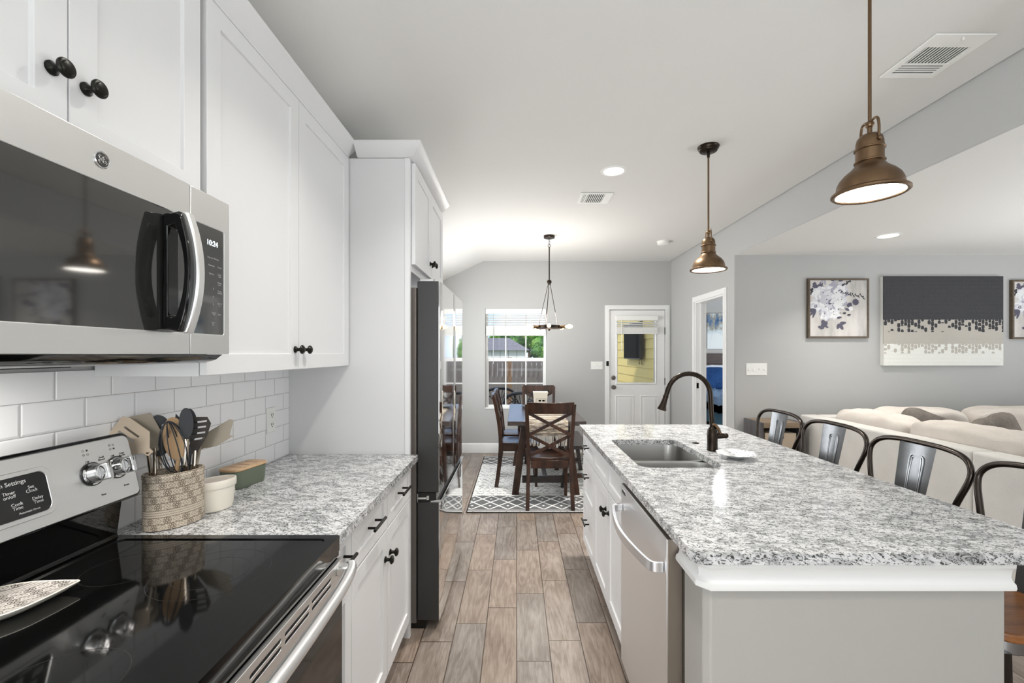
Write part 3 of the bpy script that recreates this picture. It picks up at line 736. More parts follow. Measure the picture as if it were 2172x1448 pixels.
def cm(y, v, w=.0018):
    m = M @ Matrix.Translation((y, v, w)); return m
vd = HL*.62
merge_text('display_legends', [('Oven Settings', .0125, cm(.905, HL-.060)), ('Timer\non/off', .0095, cm(.905, HL-.082)), ('Set\nClock', .0095, cm(.947, HL-.080)), ('Cook\nTime', .0095, cm(.915, HL-.108)), ('Delay\nTime', .0095, cm(.955, HL-.106)), ('Automatic Oven', .006, cm(.935, HL-.124)), ('Bake', .0095, cm(.865, HL-.108))], LEGEND, disp)
merge_text('knob_legends', [('Off', .007, cm(1.078, HL-.055, .0004)), ('Rear', .007, cm(1.1, .03, .0004)), ('Off', .007, cm(1.145, HL-.055, .0004)), ('Small\nBurner', .0065, cm(1.115, HL-.054, .0004)), ('Large\nBurner', .0065, cm(1.172, HL-.056, .0004)), ('Front', .007, cm(1.165, .035, .0004))], LEGENDK, console)
bm = B()
for yb in (1.078, 1.148):
    for k, (dy, dv) in enumerate(((-.005, .005), (.005, .005), (-.005, -.005), (.005, -.005))):
        full = (k == 1 if yb < 1.1 else k == 3)
        lathe(bm, [(.0 if full else .0019, 0), (.0024, 0), (.0024, .0003), (0 if full else .0019, .0003)], (yb+dy, HL-.032+dv, .0003), 12)
bm.transform(M); obj('burner_diagram', bm, LEGENDK, console, world=True)
for i, y in enumerate((1.083, 1.150)):
    c = (y, HL*.5, 0)
    k = lathe(B(), [(0, 0), (.027, 0), (.027, .003), (.0225, .006), (.0215, .026), (.0205, .029), (.017, .030), (.016, .0275), (0, .0275)], c, 28); k.transform(M)
    kb = obj('burner_knob', k, CHROME, console, world=True, bev=.0006)
    k = lathe(B(), [(0, -.0005), (.0285, -.0005), (.0285, .0035), (.0, .0035)], c, 28); k.transform(M); obj('knob_base', k, BLKMAT, kb, world=True)
    k = box(B(), y-.0065, y+.0065, HL*.5-.0205, HL*.5+.0205, .026, .047); k.transform(M); obj('knob_grip', k, CHROME, kb, world=True, bev=.003, seg=3)
    k = box(B(), y-.0008, y+.0008, HL*.5+.008, HL*.5+.021, .0469, .0474); k.transform(M); obj('pointer_mark', k, BLKMAT, kb, world=True)
# oven front
obj('front_trim', bx(-.53, RX-.004, RY0+.002, RY1-.002, .866, .886), BLACK, t, world=True, bev=.003)
DXF = -.471
holes = []
for y1_ in (1.132, 1.012, .892, .772, .652):
    for z in (.8415, .8255): holes.append(rrect(y1_-.106, y1_, z-.0042, z+.0042, .004, 3))
dr = obj('oven_door', holed(B(), [(RY0+.006, .755), (RY1-.006, .755), (RY1-.006, .863), (RY0+.006, .863)], holes, DXF-.012, DXF, 'x'), STEEL, t, world=True, bev=.001)
obj('door_inner', bx(-.52, DXF-.012, RY0+.008, RY1-.008, .14, .862), HOLE, dr, world=True)
obj('door_glass', bx(DXF-.03, DXF-.001, RY0+.008, RY1-.007, .2, .754), BLACK, dr, world=True, bev=.001)
obj('warming_drawer', bx(-.52, DXF, RY0+.006, RY1-.006, .065, .195), STEEL, t, world=True, bev=.002)
obj('kick_base', bx(-1.05, -.53, RY0+.03, RY1-.03, 0, .06), BLKMAT, t, world=True)
yl = [RY0+.012, RY0+.03, RY0+.09, RY0+.2, (RY0+RY1)/2, RY1-.2, RY1-.09, RY1-.03, RY1-.012]
xl = [DXF+.022, DXF+.030, DXF+.038, DXF+.043, DXF+.046, DXF+.043, DXF+.038, DXF+.030, DXF+.022]
zl = [.846, .842, .838, .835, .834, .835, .838, .842, .846]
hp = smoothpath(list(zip(xl, yl, zl)), 5)
hd = obj('oven_handle', tube(B(), hp, [.0155]*len(hp), 16), STEEL, dr, world=True, bev=.003)
bm = B()
for y in (RY0+.016, RY1-.05): box(bm, DXF-.001, DXF+.03, y, y+.034, .832, .856)
obj('handle_mount', bm, STEEL, hd, world=True, bev=.004)
ge_badge(dr, (DXF+.0006, .712, .845), (0, 1, 0), (0, 0, 1), .017)
# ---------------------------------------------------------------- counter props
def ell_lathe(prof, c, sx, sy, n=48, uv=True, rz=0):
    bm = B(); ul = bm.loops.layers.uv.new('UVMap'); rings = []
    for r, h in prof:
        rings.append([bm.verts.new((r*sx*math.cos(2*PI*k/n), r*sy*math.sin(2*PI*k/n), h)) for k in range(n)])
    per = PI*(sx+sy)*max(p[0] for p in prof)
    for (a, pa), (b, pb) in zip(zip(rings, prof), zip(rings[1:], prof[1:])):
        for k in range(n):
            f = bm.faces.new((a[k], a[(k+1) % n], b[(k+1) % n], b[k]))
            for lp, (u, v) in zip(f.loops, ((k/n*per, pa[1]), ((k+1)/n*per, pa[1]), ((k+1)/n*per, pb[1]), (k/n*per, pb[1]))): lp[ul].uv = (u, v)
    bm.faces.new(rings[0][::-1]); bm.faces.new(rings[-1])
    if rz: bmesh.ops.rotate(bm, verts=bm.verts, matrix=Matrix.Rotation(rz, 3, 'Z'))
    bmesh.ops.translate(bm, verts=bm.verts, vec=Vector(c)); return bm
CRX, CRY = -1.008, 1.312; ct = .9145
crot = math.radians(58)
o = obj('utensil_crock', ell_lathe([(.90, 0), (.97, .002), (1, .008), (1, .144), (1.02, .1455), (1.02, .154), (1, .158), (.93, .158), (.92, .150), (.92, .02)], (0, 0, 0), .076, .05, rz=crot), CROCK)
for f in o.data.polygons: pass
o.location = (CRX, CRY, ct); tag(o, 'oval beige crock stamped with folk pattern holding utensils beside range', 'crock')
def crp(u, v, z):   # point in crock frame
    return Vector((CRX+u*math.cos(crot)-v*math.sin(crot), CRY+u*math.sin(crot)+v*math.cos(crot), ct+z))
UG = 'utensils standing in the crock'
def ray(px, py, Y): return Vector(((px-CX)*Y/F, Y, H-(py-CY)*Y/F))
def utensil(name, label, base, top, hr, hmat, headfn, hmat2, cat='utensil', tip=None):
    """shaft from base to top (points), headfn builds head mesh in frame at top: x right, y along shaft"""
    t = thing(name, label, cat, base, group=UG)
    obj('handle', tube(B(), [base, top], hr, 10), hmat, t, world=True)
    ey = (top-base).normalized(); view = (Vector((0, 0, H))-top).normalized(); ex = ey.cross(view).normalized()
    if tip is not None: ey = (tip-top).normalized(); ex = ey.cross(view).normalized()
    bm = headfn(); bm.transform(frame_mtx(top, ex, ey)); hm = obj('head', bm, hmat2, t, world=True, bev=.0008)
    return t
def spat(w0, w1, L, slots=0, skew=0, th=.003):
    def f():
        out = [(-w0/2, -.01), (w0/2, -.01), (w0/2+.002, .005), (w1/2, L*.35), (w1/2, L-.008), (w1/2-.008, L+skew), (-w1/2+.008, L-skew), (-w1/2, L-.008-skew), (-w1/2, L*.35), (-w0/2-.002, .005)]
        hs = []
        for i in range(slots):
            x = (-slots/2+.5+i)*.016; hs.append([(x-.0025, L*.42), (x+.0025, L*.42), (x+.0025, L*.85), (x-.0025, L*.85)])
        return holed(B(), out, hs, -th/2, th/2)
    return f
def spoonhead(w, L, holes=False, th=.004):
    def f():
        out = [(w/2*math.sin(2*PI*k/28), L/2-L/2*math.cos(2*PI*k/28)) for k in range(28)]
        hs = []
        if holes:
            for x, y in ((-.010, L*.62), (.008, L*.60), (-.004, L*.75), (.012, L*.74)): hs.append([(x+.0035*math.cos(2*PI*k/8), y+.0035*math.sin(2*PI*k/8)) for k in range(8)])
        return holed(B(), out[::-1], hs, -th/2, th/2)
    return f
Yc = CRY
utensil('slotted_turner', 'beige slotted turner leaning out left of the crock', crp(-.045, .0, .05), ray(314, 958, 1.25), .0055, UTSTEEL, spat(.016, .084, .118, 3, .010), UTBEIGE, tip=ray(226, 896, 1.25))
utensil('solid_spatula', 'taupe solid spatula behind the slotted turner', crp(-.04, .02, .06), ray(328, 950, 1.31), .0055, UTSTEEL, spat(.016, .066, .11, 0, -.006), UTOLIVE, tip=ray(289, 882, 1.31))
utensil('slotted_spoon', 'slate slotted spoon with small holes at the back of the crock', crp(-.02, .025, .06), ray(338, 968, 1.34), .0055, UTSTEEL, spoonhead(.068, .125, True), UTBLACK, tip=ray(334, 884, 1.34))
utensil('wooden_spoon', 'light wooden spoon standing behind the whisk', crp(.0, .02, .05), ray(378, 975, 1.34), .006, SPOONW, spoonhead(.058, .13), SPOONW, tip=ray(364, 884, 1.34))
utensil('tongs', 'slate silicone tongs with steel arms standing right of the whisk', crp(.025, -.005, .05), ray(396, 930, 1.33), .0065, UTSTEEL, spoonhead(.036, .092), UTBLACK, 'tongs', tip=ray(394, 864, 1.33))
utensil('ladle', 'dark rounded ladle head just behind the tongs', crp(.03, .015, .05), ray(407, 935, 1.37), .005, UTBLACK, spoonhead(.036, .10), UTBLACK, tip=ray(401, 865, 1.37))
utensil('slotted_pasta_server', 'brown slotted server with wide slots at right of the crock', crp(.045, .0, .05), ray(413, 955, 1.37), .0055, UTSTEEL,
        (lambda: holed(B(), [(-.006, -.01), (.006, -.01), (.026, .045), (.032, .085), (.020, .105), (-.020, .103), (-.024, .055)], [[(-.015, y), (.020, y+.006), (.020, y+.012), (-.015, y+.006)] for y in (.03, .048, .066, .083)], -.002, .002)), UTBRONZE, tip=ray(423, 885, 1.37))
utensil('tilted_spatula', 'taupe pointed spatula sticking out right of the crock', crp(.05, .02, .06), ray(424, 946, 1.42), .005, UTOLIVE, spat(.020, .052, .105, 0, -.018), UTOLIVE, tip=ray(482, 912, 1.44))
utensil('meat_masher', 'small dark claw-ended masher behind the tongs', crp(.01, .03, .06), ray(382, 900, 1.39), .005, UTBLACK,
        (lambda: holed(B(), [(-.008, -.01), (.008, -.01), (.014, .01), (.018, .03), (.009, .022), (.003, .040), (-.003, .022), (-.013, .034), (-.014, .015), (-.024, .012)], [], -.004, .004)), UTBLACK)
# whisk
t = thing('whisk', 'black wire balloon whisk at the front of the crock', 'whisk', crp(0, -.02, .05), group=UG)
b0 = crp(.0, .0, .04); tp = ray(383, 1004, 1.335); obj('handle', tube(B(), [b0, tp], .006, 10), UTBLACK, t, world=True)
ax = (ray(356, 893, 1.30)-tp); Lw = ax.length; ax.normalize(); e1 = ax.cross(Vector((0, 1, .1))).normalized(); e2 = ax.cross(e1)
bm = B()
for k in range(5):
    a = PI*k/5; d_ = e1*math.cos(a)+e2*math.sin(a); pts = []
    for i in range(25):
        s = -1+2*i/24; r_ = .034*math.copysign(1, s)*(math.sin(PI*min(1, (1-abs(s))*1.0)**.9)**.8 if abs(s) < 1 else 0); h = Lw*(1-abs(s)**1.6)
        rr = .046*s*(1-abs(s))**.45*1.75 if abs(s) < 1 else 0
        pts.append(tp+ax*h+d_*(rr+.003*s))
    tube(bm, pts, .0016, 6)
obj('wires', bm, UTBLACK, t, world=True)
# small crocks
t = thing('small_ceramic_crock', 'small off-white lidded ceramic crock behind the utensil crock', 'crock', (-.968, 1.43, ct))
bm = ell_lathe([(.72, 0), (.80, .003), (.86, .02), (.93, .072), (.98, .0725), (1, .075), (1.0, .094), (.98, .097), (.93, .097), (.92, .088)], (0, 0, 0), .062, .04, rz=crot); obj('bowl', bm, CREAM, t)
bm = ell_lathe([(.915, .084), (.92, .091), (.88, .093)], (0, 0, 0), .062, .04, rz=crot); obj('lid', bm, INNER, t)
bm = B()
for i in range(3):
    tube(bm, [(.0+math.cos(a)*.0585*.98*1.0, math.sin(a)*.0375*.98, .055-.006*i) for a in [-.5+.1*k for k in range(8)]], .0006, 5)
bmesh.ops.rotate(bm, verts=bm.verts, matrix=Matrix.Rotation(crot, 3, 'Z')); obj('embossed_lines', bm, CREAM, t)
t = thing('butter_dish', 'sage green oblong dish with slatted bamboo lid near the outlet', 'dish', (-1.045, 1.705, ct), rz=math.radians(80))
def box_round(x, y, z0, z1, r0, t_=.88, n=6):
    bm = B(); rings = []
    for s, z in ((t_, z0), (t_+.04, z0+.004), (t_+.07, z0+.015), (1, z1)):
        rings.append([bm.verts.new((px*s, py*s, z)) for px, py in rrect(-x, x, -y, y, r0, n)])
    for a, b in zip(rings, rings[1:]):
        for k in range(len(a)): bm.faces.new((a[k], a[(k+1) % len(a)], b[(k+1) % len(a)], b[k]))
    bm.faces.new(rings[0]); bm.faces.new(rings[-1]); return bm
obj('dish', box_round(.084, .044, 0, .066, .03), GREEN, t)
ld = obj('lid', prism(B(), rrect(-.086, .086, -.046, .046, .032, 6), .0665, .0765, 'z'), BAMBOO, t, bev=.003)
GRV = Mt('groove_brown', (120, 82, 52), .6).m
for i in range(3): obj('lid_groove', bx(-.04+.04*i-.0015, -.04+.04*i+.0015, -.026, .026, .0764, .0768), GRV, ld)
# spoon rest
t = thing('spoon_rest', 'pointed off-white spoon rest with stamped folk pattern on the cooktop', 'spoon rest', (-.997, .858, .919))
pts = [(-.082, 0), (-.073, .038), (-.045, .066), (-.005, .077), (.035, .066), (.075, .036), (.106, .007), (.112, 0), (.106, -.007), (.075, -.036), (.035, -.066), (-.005, -.077), (-.045, -.066), (-.073, -.038)]
sp = [(p.x, p.y) for p in smoothpath([(a, b, 0) for a, b in pts+[pts[0]]], 4)][:-1]
bm = B(); rings = []
for s, z in ((.6, 0), (.75, .003), (.97, .015), (1, .0185), (.985, .0205), (.955, .0195), (.7, .014)):
    rings.append([bm.verts.new((x*s, y*s, z)) for x, y in sp])
for a, b in zip(rings, rings[1:]):
    for k in range(len(a)): bm.faces.new((a[k], a[(k+1) % len(a)], b[(k+1) % len(a)], b[k]))
bm.faces.new(rings[0][::-1]); top = bm.faces.new(rings[-1])
for f in bm.faces:
    if f.calc_center_median().z > .0135 and all(v.co.z > .0135 for v in f.verts) and max(v.co.z for v in f.verts) < .0199 and min(v.co.z for v in f.verts) < .0145: f.material_index = 1
obj('dish', bm, [CREAM, RESTM], t, smooth=True)
t.rotation_euler = (0, 0, math.radians(45))
# ---------------------------------------------------------------- island
IX0, IX1, IY0, IY1 = .443, 1.446, 1.117, 3.15
SK = rrect(.545, .925, 1.955, 2.60, [.07, .05, .06, .07], 6)
counter('island_countertop', 'large speckled granite slab on the island with undermount sink cut-out', rrect(IX0, IX1, IY0, IY1, [.03, .006, .035, .035], 6), [SK])
t = thing('kitchen_island', 'white island cabinets with drawers and sink doors facing the aisle', 'cabinet', (.8, 2.5, 0))
mR = lambda xb: (lambda u, v, w: (xb-w, u, v))
obj('body', holed(B(), [(.487, 1.925), (1.285, 1.925), (1.285, 3.12), (.487, 3.12)], [rrect(.51, .96, 1.935, 2.66, .02, 3)], .1, .882), WHITE, t, world=True)
obj('toe_kick', bx(.54, 1.285, 1.925, 3.12, 0, .1), WHITE, t, world=True)
zz = ((.715, .874), (.42, .708), (.115, .413))
for z0, z1 in zz:
    d = obj('drawer', shaker(B(), mR(.486), 2.703, 3.119, z0, z1, rail=.045), WHITE, t, world=True, bev=.0012); pull(d, .466, 2.91, (z0+z1)/2+(.01 if z1 > .8 else .05), -1)
for a, b in ((2.293, 2.70), (1.928, 2.29)):
    obj('false_front', shaker(B(), mR(.486), a, b, .715, .874, rail=.045), WHITE, t, world=True, bev=.0012)
    d = obj('door', shaker(B(), mR(.486), a, b, .115, .708), WHITE, t, world=True, bev=.0012); knob(d, .466, 2.325 if a > 2 else 2.258, .605, -1)
bm = B(); box(bm, .487, .60, 2.285, 2.297, .11, .88); 
bm.free()
# pony wall end with moulding
wl = struct('wall_island', prism(B(), [(.512, 1.175), (1.288, 1.175), (1.288, 1.30), (1.288, 1.322), (.497, 1.322), (.497, 1.192)], 0, .884, 'z'), PONY, bev=.004)
struct('wall_island_back', bx(1.2855, 1.288, 1.3225, 3.12, 0, .8825), PONY)
pr = [(0, .80), (.022, .80), (.024, .806), (.022, .816), (.015, .822), (.012, .832), (.014, .845), (.016, .852), (.022, .858), (.023, .883), (0, .883)]
path = [((.497, 1.328), (-1, 0)), ((.497, 1.192), (-1, -.42)), ((.512, 1.175), (-.42, -1)), ((1.288, 1.175), (.25, -1)), ((1.288, 1.24), (.25, 0))]
bm = B(); rings = [[bm.verts.new((p[0]+n[0]*d, p[1]+n[1]*d, z)) for d, z in pr] for p, n in path]
for a, b in zip(rings, rings[1:]):
    for i in range(len(pr)): j = (i+1) % len(pr); bm.faces.new((a[i], a[j], b[j], b[i]))
bm.faces.new(rings[0]); bm.faces.new(rings[-1][::-1]); struct('trim_4', bm, TRIM)
# dishwasher
t = thing('dishwasher', 'stainless dishwasher with bowed bar handle at the near end of the island', 'dishwasher', (.75, 1.63, 0))
obj('tub', bx(.50, 1.07, 1.345, 1.918, .09, .868), DWSIDE, t, world=True)
obj('kick_plate', bx(.53, 1.05, 1.35, 1.915, 0, .088), BLKMAT, t, world=True)
d = obj('door', bx(.4525, .498, 1.337, 1.922, .1, .857), DWSIDE, t, world=True, bev=.002)
obj('door_skin', bx(.45, .4535, 1.3375, 1.9215, .1005, .8565), DWST, d, world=True, bev=.0012)
hpts = smoothpath([(.449, 1.365, .762), (.42, 1.368, .762), (.405, 1.40, .762), (.385, 1.52, .762), (.378, 1.63, .762), (.385, 1.74, .762), (.405, 1.86, .762), (.42, 1.888, .762), (.449, 1.892, .762)], 5)
bm = B(); rr = []
for i, p in enumerate(hpts):
    a = hpts[max(i-1, 0)]; b = hpts[min(i+1, len(hpts)-1)]; tg = (b-a).normalized(); nn = Vector((tg.y, -tg.x, 0))
    rr.append([bm.verts.new(p+nn*du+Vector((0, 0, dz))) for du, dz in ((-.006, -.017), (.006, -.014), (.006, .014), (-.006, .017))])
for a, b in zip(rr, rr[1:]):
    for k in range(4): bm.faces.new((a[k], a[(k+1) % 4], b[(k+1) % 4], b[k]))
bm.faces.new(rr[0]); bm.faces.new(rr[-1][::-1]); obj('handle', bm, DWST, d, world=True, bev=.003, seg=3)
bp = obj('nameplate', bx(.4488, .4505, 1.835, 1.905, .822, .842), CHROME, d, world=True, bev=.0005)
obj('nameplate_field', bx(.4484, .4489, 1.838, 1.902, .825, .839), DKGREY, bp, world=True)
# sink
t = thing('sink', 'stainless undermount double bowl sink set into the island granite', 'sink', (.735, 2.28, .68))
def bowl(x0, x1, y0, y1, zt, zb, r):
    bm = B(); rings = []
    for e, z in ((.018, zt), (0, zt), (-.002, zt-.01), (-.008, (zt+zb)/2), (-.016, zb+.03), (-.032, zb+.008), (-.06, zb)):
        q = max(r+e*.5, .01); rings.append([bm.verts.new((x, y, z)) for x, y in rrect(x0-e, x1+e, y0-e, y1+e, q, 6)])
    for a, b in zip(rings, rings[1:]):
        for k in range(len(a)): bm.faces.new((a[k], a[(k+1) % len(a)], b[(k+1) % len(a)], b[k]))
    bm.faces.new(rings[-1]); return bm
for (y0, y1, zb, name) in ((2.215, 2.612, .67, 'bowl'), (1.948, 2.178, .70, 'bowl')):
    bo = obj(name, bowl(.535, .935, y0, y1, .8825, zb, .075), STEELV, t, world=True)
    yc = (y0+y1)/2
    obj('drain', lathe(B(), [(0, .001), (.018, .001), (.02, .004), (.04, .004), (.042, .0005), (.042, 0), (0, 0)], (.76, yc, zb+.0005), 20), CHROME, bo, world=True)
# faucet
t = thing('faucet', 'oil-rubbed bronze gooseneck pull-down faucet standing behind the sink', 'faucet', (1.012, 2.305, .914))
obj('base', lathe(B(), [(0, 0), (.027, 0), (.028, .006), (.026, .012), (.0255, .05), (.027, .08), (.024, .105), (.017, .118), (.0145, .122), (0, .122)], (0, 0, 0), 24), ORB, t)
R_ = .112; zc = 1.395-H+.914-.914+.285
zc = .285
path = [(-.012*0, 0, .118), (-.006, 0, .2), (-.01, 0, zc)]+[(-.01-R_+R_*math.cos(a), 0, zc+R_*math.sin(a)) for a in [math.radians(10*k) for k in range(1, 17)]]
lp = Vector(path[-1]); dirn = Vector((-math.sin(math.radians(163))*1, 0, math.cos(math.radians(163)))); dirn = Vector((-.30, 0, -.95)).normalized()
path.append(tuple(lp+dirn*.042))
obj('spout', tube(B(), path, .0125, 16), ORB, t)
hs = Vector(path[-1]); bm = lathe(B(), [(0, 0), (.0145, 0), (.0155, .003), (.0145, .006), (.0135, .012), (.0145, .03), (.017, .05), (.022, .068), (.024, .076), (.022, .078), (.018, .074), (0, .074)], (0, 0, 0), 20)
bm.transform(frame_mtx(hs, Vector((0, 1, 0)), Vector((0, 1, 0)).cross(dirn)*-1)); 
sh = obj('spray_head', bm, ORB, t); 
bm = B(); tube(bm, [(R_*0+.012, -.005, .075), (.045, -.012, .078), (.06, -.016, .079)], [.015, .014, .012], 14); sphere(bm, (.062, -.017, .079), .0135); obj('valve', bm, CHROME if 0 else ORB, t)
hl = obj('lever', tube(B(), [(.038, -.010, .082), (.026, -.012, .115), (.006, -.016, .135), (-.004, -.018, .140)], [.008, .0075, .009, .006], 10), BRNZ, t)
o = obj('sink_hole_cap', lathe(B(), [(0, 0), (.019, 0), (.019, .003), (.013, .004), (.012, .002), (0, .002)], (0, 0, 0), 24), ORB); o.location = (1.0, 2.49, .9145); tag(o, 'small round dark cap in the granite left of the faucet', 'hole cap')
# dish
def scallop():
    bm = B(); n = 60; rings = []
    for r, z, s in ((.028, 0, 0), (.034, .002, 0), (.05, .010, .02), (.078, .020, .045), (.086, .0235, .05), (.084, .0255, .05), (.075, .021, .04), (.048, .012, .02), (.03, .006, 0)):
        rings.append([bm.verts.new((r*(1+s*math.cos(10*2*PI*k/n))*math.cos(2*PI*k/n), r*(1+s*math.cos(10*2*PI*k/n))*math.sin(2*PI*k/n), z)) for k in range(n)])
    for a, b in zip(rings, rings[1:]):
        for k in range(n): bm.faces.new((a[k], a[(k+1) % n], b[(k+1) % n], b[k]))
    bm.faces.new(rings[0][::-1]); bm.faces.new(rings[-1]); return bm
m = Mt('china_dish', (238, 238, 238), .15); v_ = m.voro(m.pos(), 42); n_ = m.noise(m.pos(), 16, 2); x_, y_, z_ = m.xyz()
sp_ = v_.lt(.28)*n_.gt(.52)*z_.gt(.008); m.col(m.mix(sp_*.8, (240, 240, 240), (150, 152, 165)))
o = obj('china_dish', scallop(), m.m); o.location = (1.052, 2.14, .9145); tag(o, 'small scalloped white china dish with floral specks near the faucet', 'dish')
# ---------------------------------------------------------------- bar stools
SG = 'bar stools along the island'
def stool(label, y, x=1.60):
    """local: +x is the back side"""
    t = thing('bar_stool', label, 'bar stool', (x-.19, y, 0), group=SG)
    obj('seat', prism(B(), rrect(-.115, .205, -.17, .17, .05, 6), .640, .665, 'z'), SEATW, t, bev=.006, seg=3)
    obj('seat_frame', prism(B(), rrect(-.10, .195, -.155, .155, .045, 6), .60, .6395, 'z'), GUN, t, bev=.004)
    for sx in (-1, 1):
        for sy in (-1, 1):
            x0 = -.085 if sx < 0 else .175; bm = B()
            tp = Vector((x0, sy*.135, .605)); bt = Vector((-.10 if sx < 0 else .21, sy*.17, 0))
            tube(bm, [bt, tp], [.013, .019], 8); obj('leg', bm, GUNHOOP, t)
    bm = B(); q = [(-.094, -.16, .25), (-.094, .16, .25), (.20, .16, .25), (.20, -.16, .25)]
    for i in range(4): tube(bm, [q[i], q[(i+1) % 4]], .009, 8)
    obj('foot_rail', bm, GUNHOOP, t)
    hoop = [(.165, -.14, .65), (.185, -.165, .75), (.205, -.20, .87), (.222, -.226, .955), (.232, -.222, 1.0), (.242, -.185, 1.032), (.246, -.11, 1.047), (.247, 0, 1.050)]
    hoop = hoop+[(a, -b, c) for a, b, c in hoop[-2::-1]]
    obj('back_hoop', tube(B(), smoothpath(hoop, 6), .0105, 12), GUNHOOP, t)
    # pressed back slat: wider at the top, curved, with raised channel
    bm = B(); NZ, NY = 24, 32; grid = []
    for i in range(NZ+1):
        s = i/NZ; z = .655+s*.388; hw = .062+.022*s; xb = .170+.075*s**.9
        row = []
        for j in range(NY+1):
            q = -1+2*j/NY; ch = 1 if (abs(q) < .34 and .12 < s < .86) else 0
            row.append(bm.verts.new((xb+.010*(1-q*q)-.006+(-.002 if ch else 0), q*hw, z)))
        grid.append(row)
    for i in range(NZ):
        for j in range(NY): bm.faces.new((grid[i][j], grid[i][j+1], grid[i+1][j+1], grid[i+1][j]))
    r = bmesh.ops.solidify(bm, geom=bm.faces[:], thickness=.0025)
    def sl(q, s): return (.170+.075*s**.9+.010*(1-q*q)-.006-.003, q*(.062+.022*s), .655+s*.388)
    for qq, s1 in ((.40, .88), (.31, .855)):
        pth = [sl(-qq, .12+.1*i) for i in range(8) if .12+.1*i < s1-.04]+[sl(-qq*.8, s1-.008), sl(-qq*.4, s1), sl(qq*.4, s1), sl(qq*.8, s1-.008)]+[sl(qq, .12+.1*i) for i in range(7, -1, -1) if .12+.1*i < s1-.04]
        tube(bm, smoothpath(pth, 3), .0018, 6)
    obj('back_slat', bm, GUN, t, ang=25)
    return t
s0 = stool('metal bar stool farthest along the island, in front of the end table', 2.79)
for y, lb in ((2.312, 'metal bar stool second from the far end, before the sofa corner'), (1.833, 'metal bar stool third from the far end, before the sofa back seam'), (1.352, 'nearest metal bar stool at right edge with wooden seat showing past the island')):
    c = copy_tree(s0); c.location.y = y; c['label'] = lb
# ---------------------------------------------------------------- pendants
PG = 'bronze dome pendants over the island'
def pendant(label, x, y, z, rot=0):
    t = thing('pendant_lamp', label, 'pendant lamp', (x, y, z), group=PG)
    zt = 2.74-z
    pr = [(.100, .002), (.108, 0), (.113, .004), (.113, .010), (.106, .015), (.099, .0165), (.098, .026), (.095, .042), (.088, .058), (.074, .075), (.058, .088), (.047, .100), (.042, .108), (.0415, .1115), (.0455, .113), (.0462, .115), (.0455, .117), (.0412, .119),
          (.041, .155), (.0455, .157), (.0462, .159), (.0455, .161), (.041, .163), (.0405, .180), (.037, .196), (.028, .207), (.014, .2125), (.0, .2135)]
    inn = [(.0, .1), (.03, .098), (.06, .08), (.085, .055), (.095, .02), (.100, .002)]
    bm = lathe(B(), inn+pr[1:], (0, 0, 0), 40); sh = obj('shade', bm, BRNZ, t, ang=50)
    obj('light_disc', lathe(B(), [(0, .006), (.098, .006), (.098, .010), (0, .010)], (0, 0, 0), 40), LED, sh)
    bm = B(); tube(bm, [(0, 0, .212), (0, 0, .242)], .0075, 12); sphere(bm, (0, 0, .245), .0135)
    for s in (-1, 1):
        tube(bm, smoothpath([(0, s*.004, .247), (0, s*.018, .258), (0, s*.034, .252), (0, s*.040, .225), (0, s*.040, .19), (0, s*.0425, .18)], 5), .0042, 8)
        sphere(bm, (0, s*.043, .18), .007, 10, 6)
    obj('yoke', bm, BRNZ, t)
    obj('rod', tube(B(), [(0, 0, .25), (0, 0, zt-.02)], .0055, 12), BRNZ, t)
    cn = obj('canopy', lathe(B(), [(0, zt), (.066, zt), (.0665, zt-.006), (.062, zt-.012), (.060, zt-.020), (.055, zt-.024), (.053, zt-.031), (.046, zt-.035), (.02, zt-.037), (.009, zt-.039), (.0085, zt-.07), (0, zt-.07)], (0, 0, 0), 32), ORB, t)
    bm = B()
    for a in (0, 1): sphere(bm, (.035*(1 if a else -1), 0, zt-.0365), .003, 8, 5)
    obj('screw', bm, BLKMAT, cn)
    return t
pendant('bronze dome pendant nearest the camera, upper right', 1.232, 1.555, 1.968)
p2 = pendant('farther bronze dome pendant with its round ceiling canopy in view', 1.228, 2.854, 1.946)
# ---------------------------------------------------------------- ceiling fixtures
def downlight(label, x, y, z, e=22):
    t = thing('recessed_light', label, 'recessed light', (x, y, z), group='recessed ceiling lights')
    obj('trim_ring', lathe(B(), [(.07, 0), (.095, 0), (.093, -.004), (.074, -.007), (.070, -.004)], (0, 0, 0), 36), PLATE, t)
    obj('lens', lathe(B(), [(0, -.0015), (.071, -.0015), (.071, -.004), (0, -.005)], (0, 0, 0), 36), LED, t)
    l = bpy.data.lights.new('downlight_lamp', 'AREA'); l.shape = 'DISK'; l.size = .13; l.energy = e; l.spread = math.radians(115); l.color = (1, .96, .9)
    o = bpy.data.objects.new('downlight_lamp', l); C.objects.link(o); o.parent = t; o.location = (0, 0, -.012)
downlight('recessed disc light in the kitchen ceiling left of the far pendant', .703, 3.23, 2.74)
downlight('recessed disc light in the lower living room ceiling', 3.16, 3.79, 2.42, 8)
downlight('added unseen disc light in the kitchen ceiling over the aisle by the range', .0, 1.45, 2.74, 8)  # extra fixture above the frame, added to light the aisle
downlight('added unseen disc light in the kitchen ceiling behind the camera', .0, -.2, 2.74, 8)  # extra out-of-view fixture, added to brighten the lower cabinets
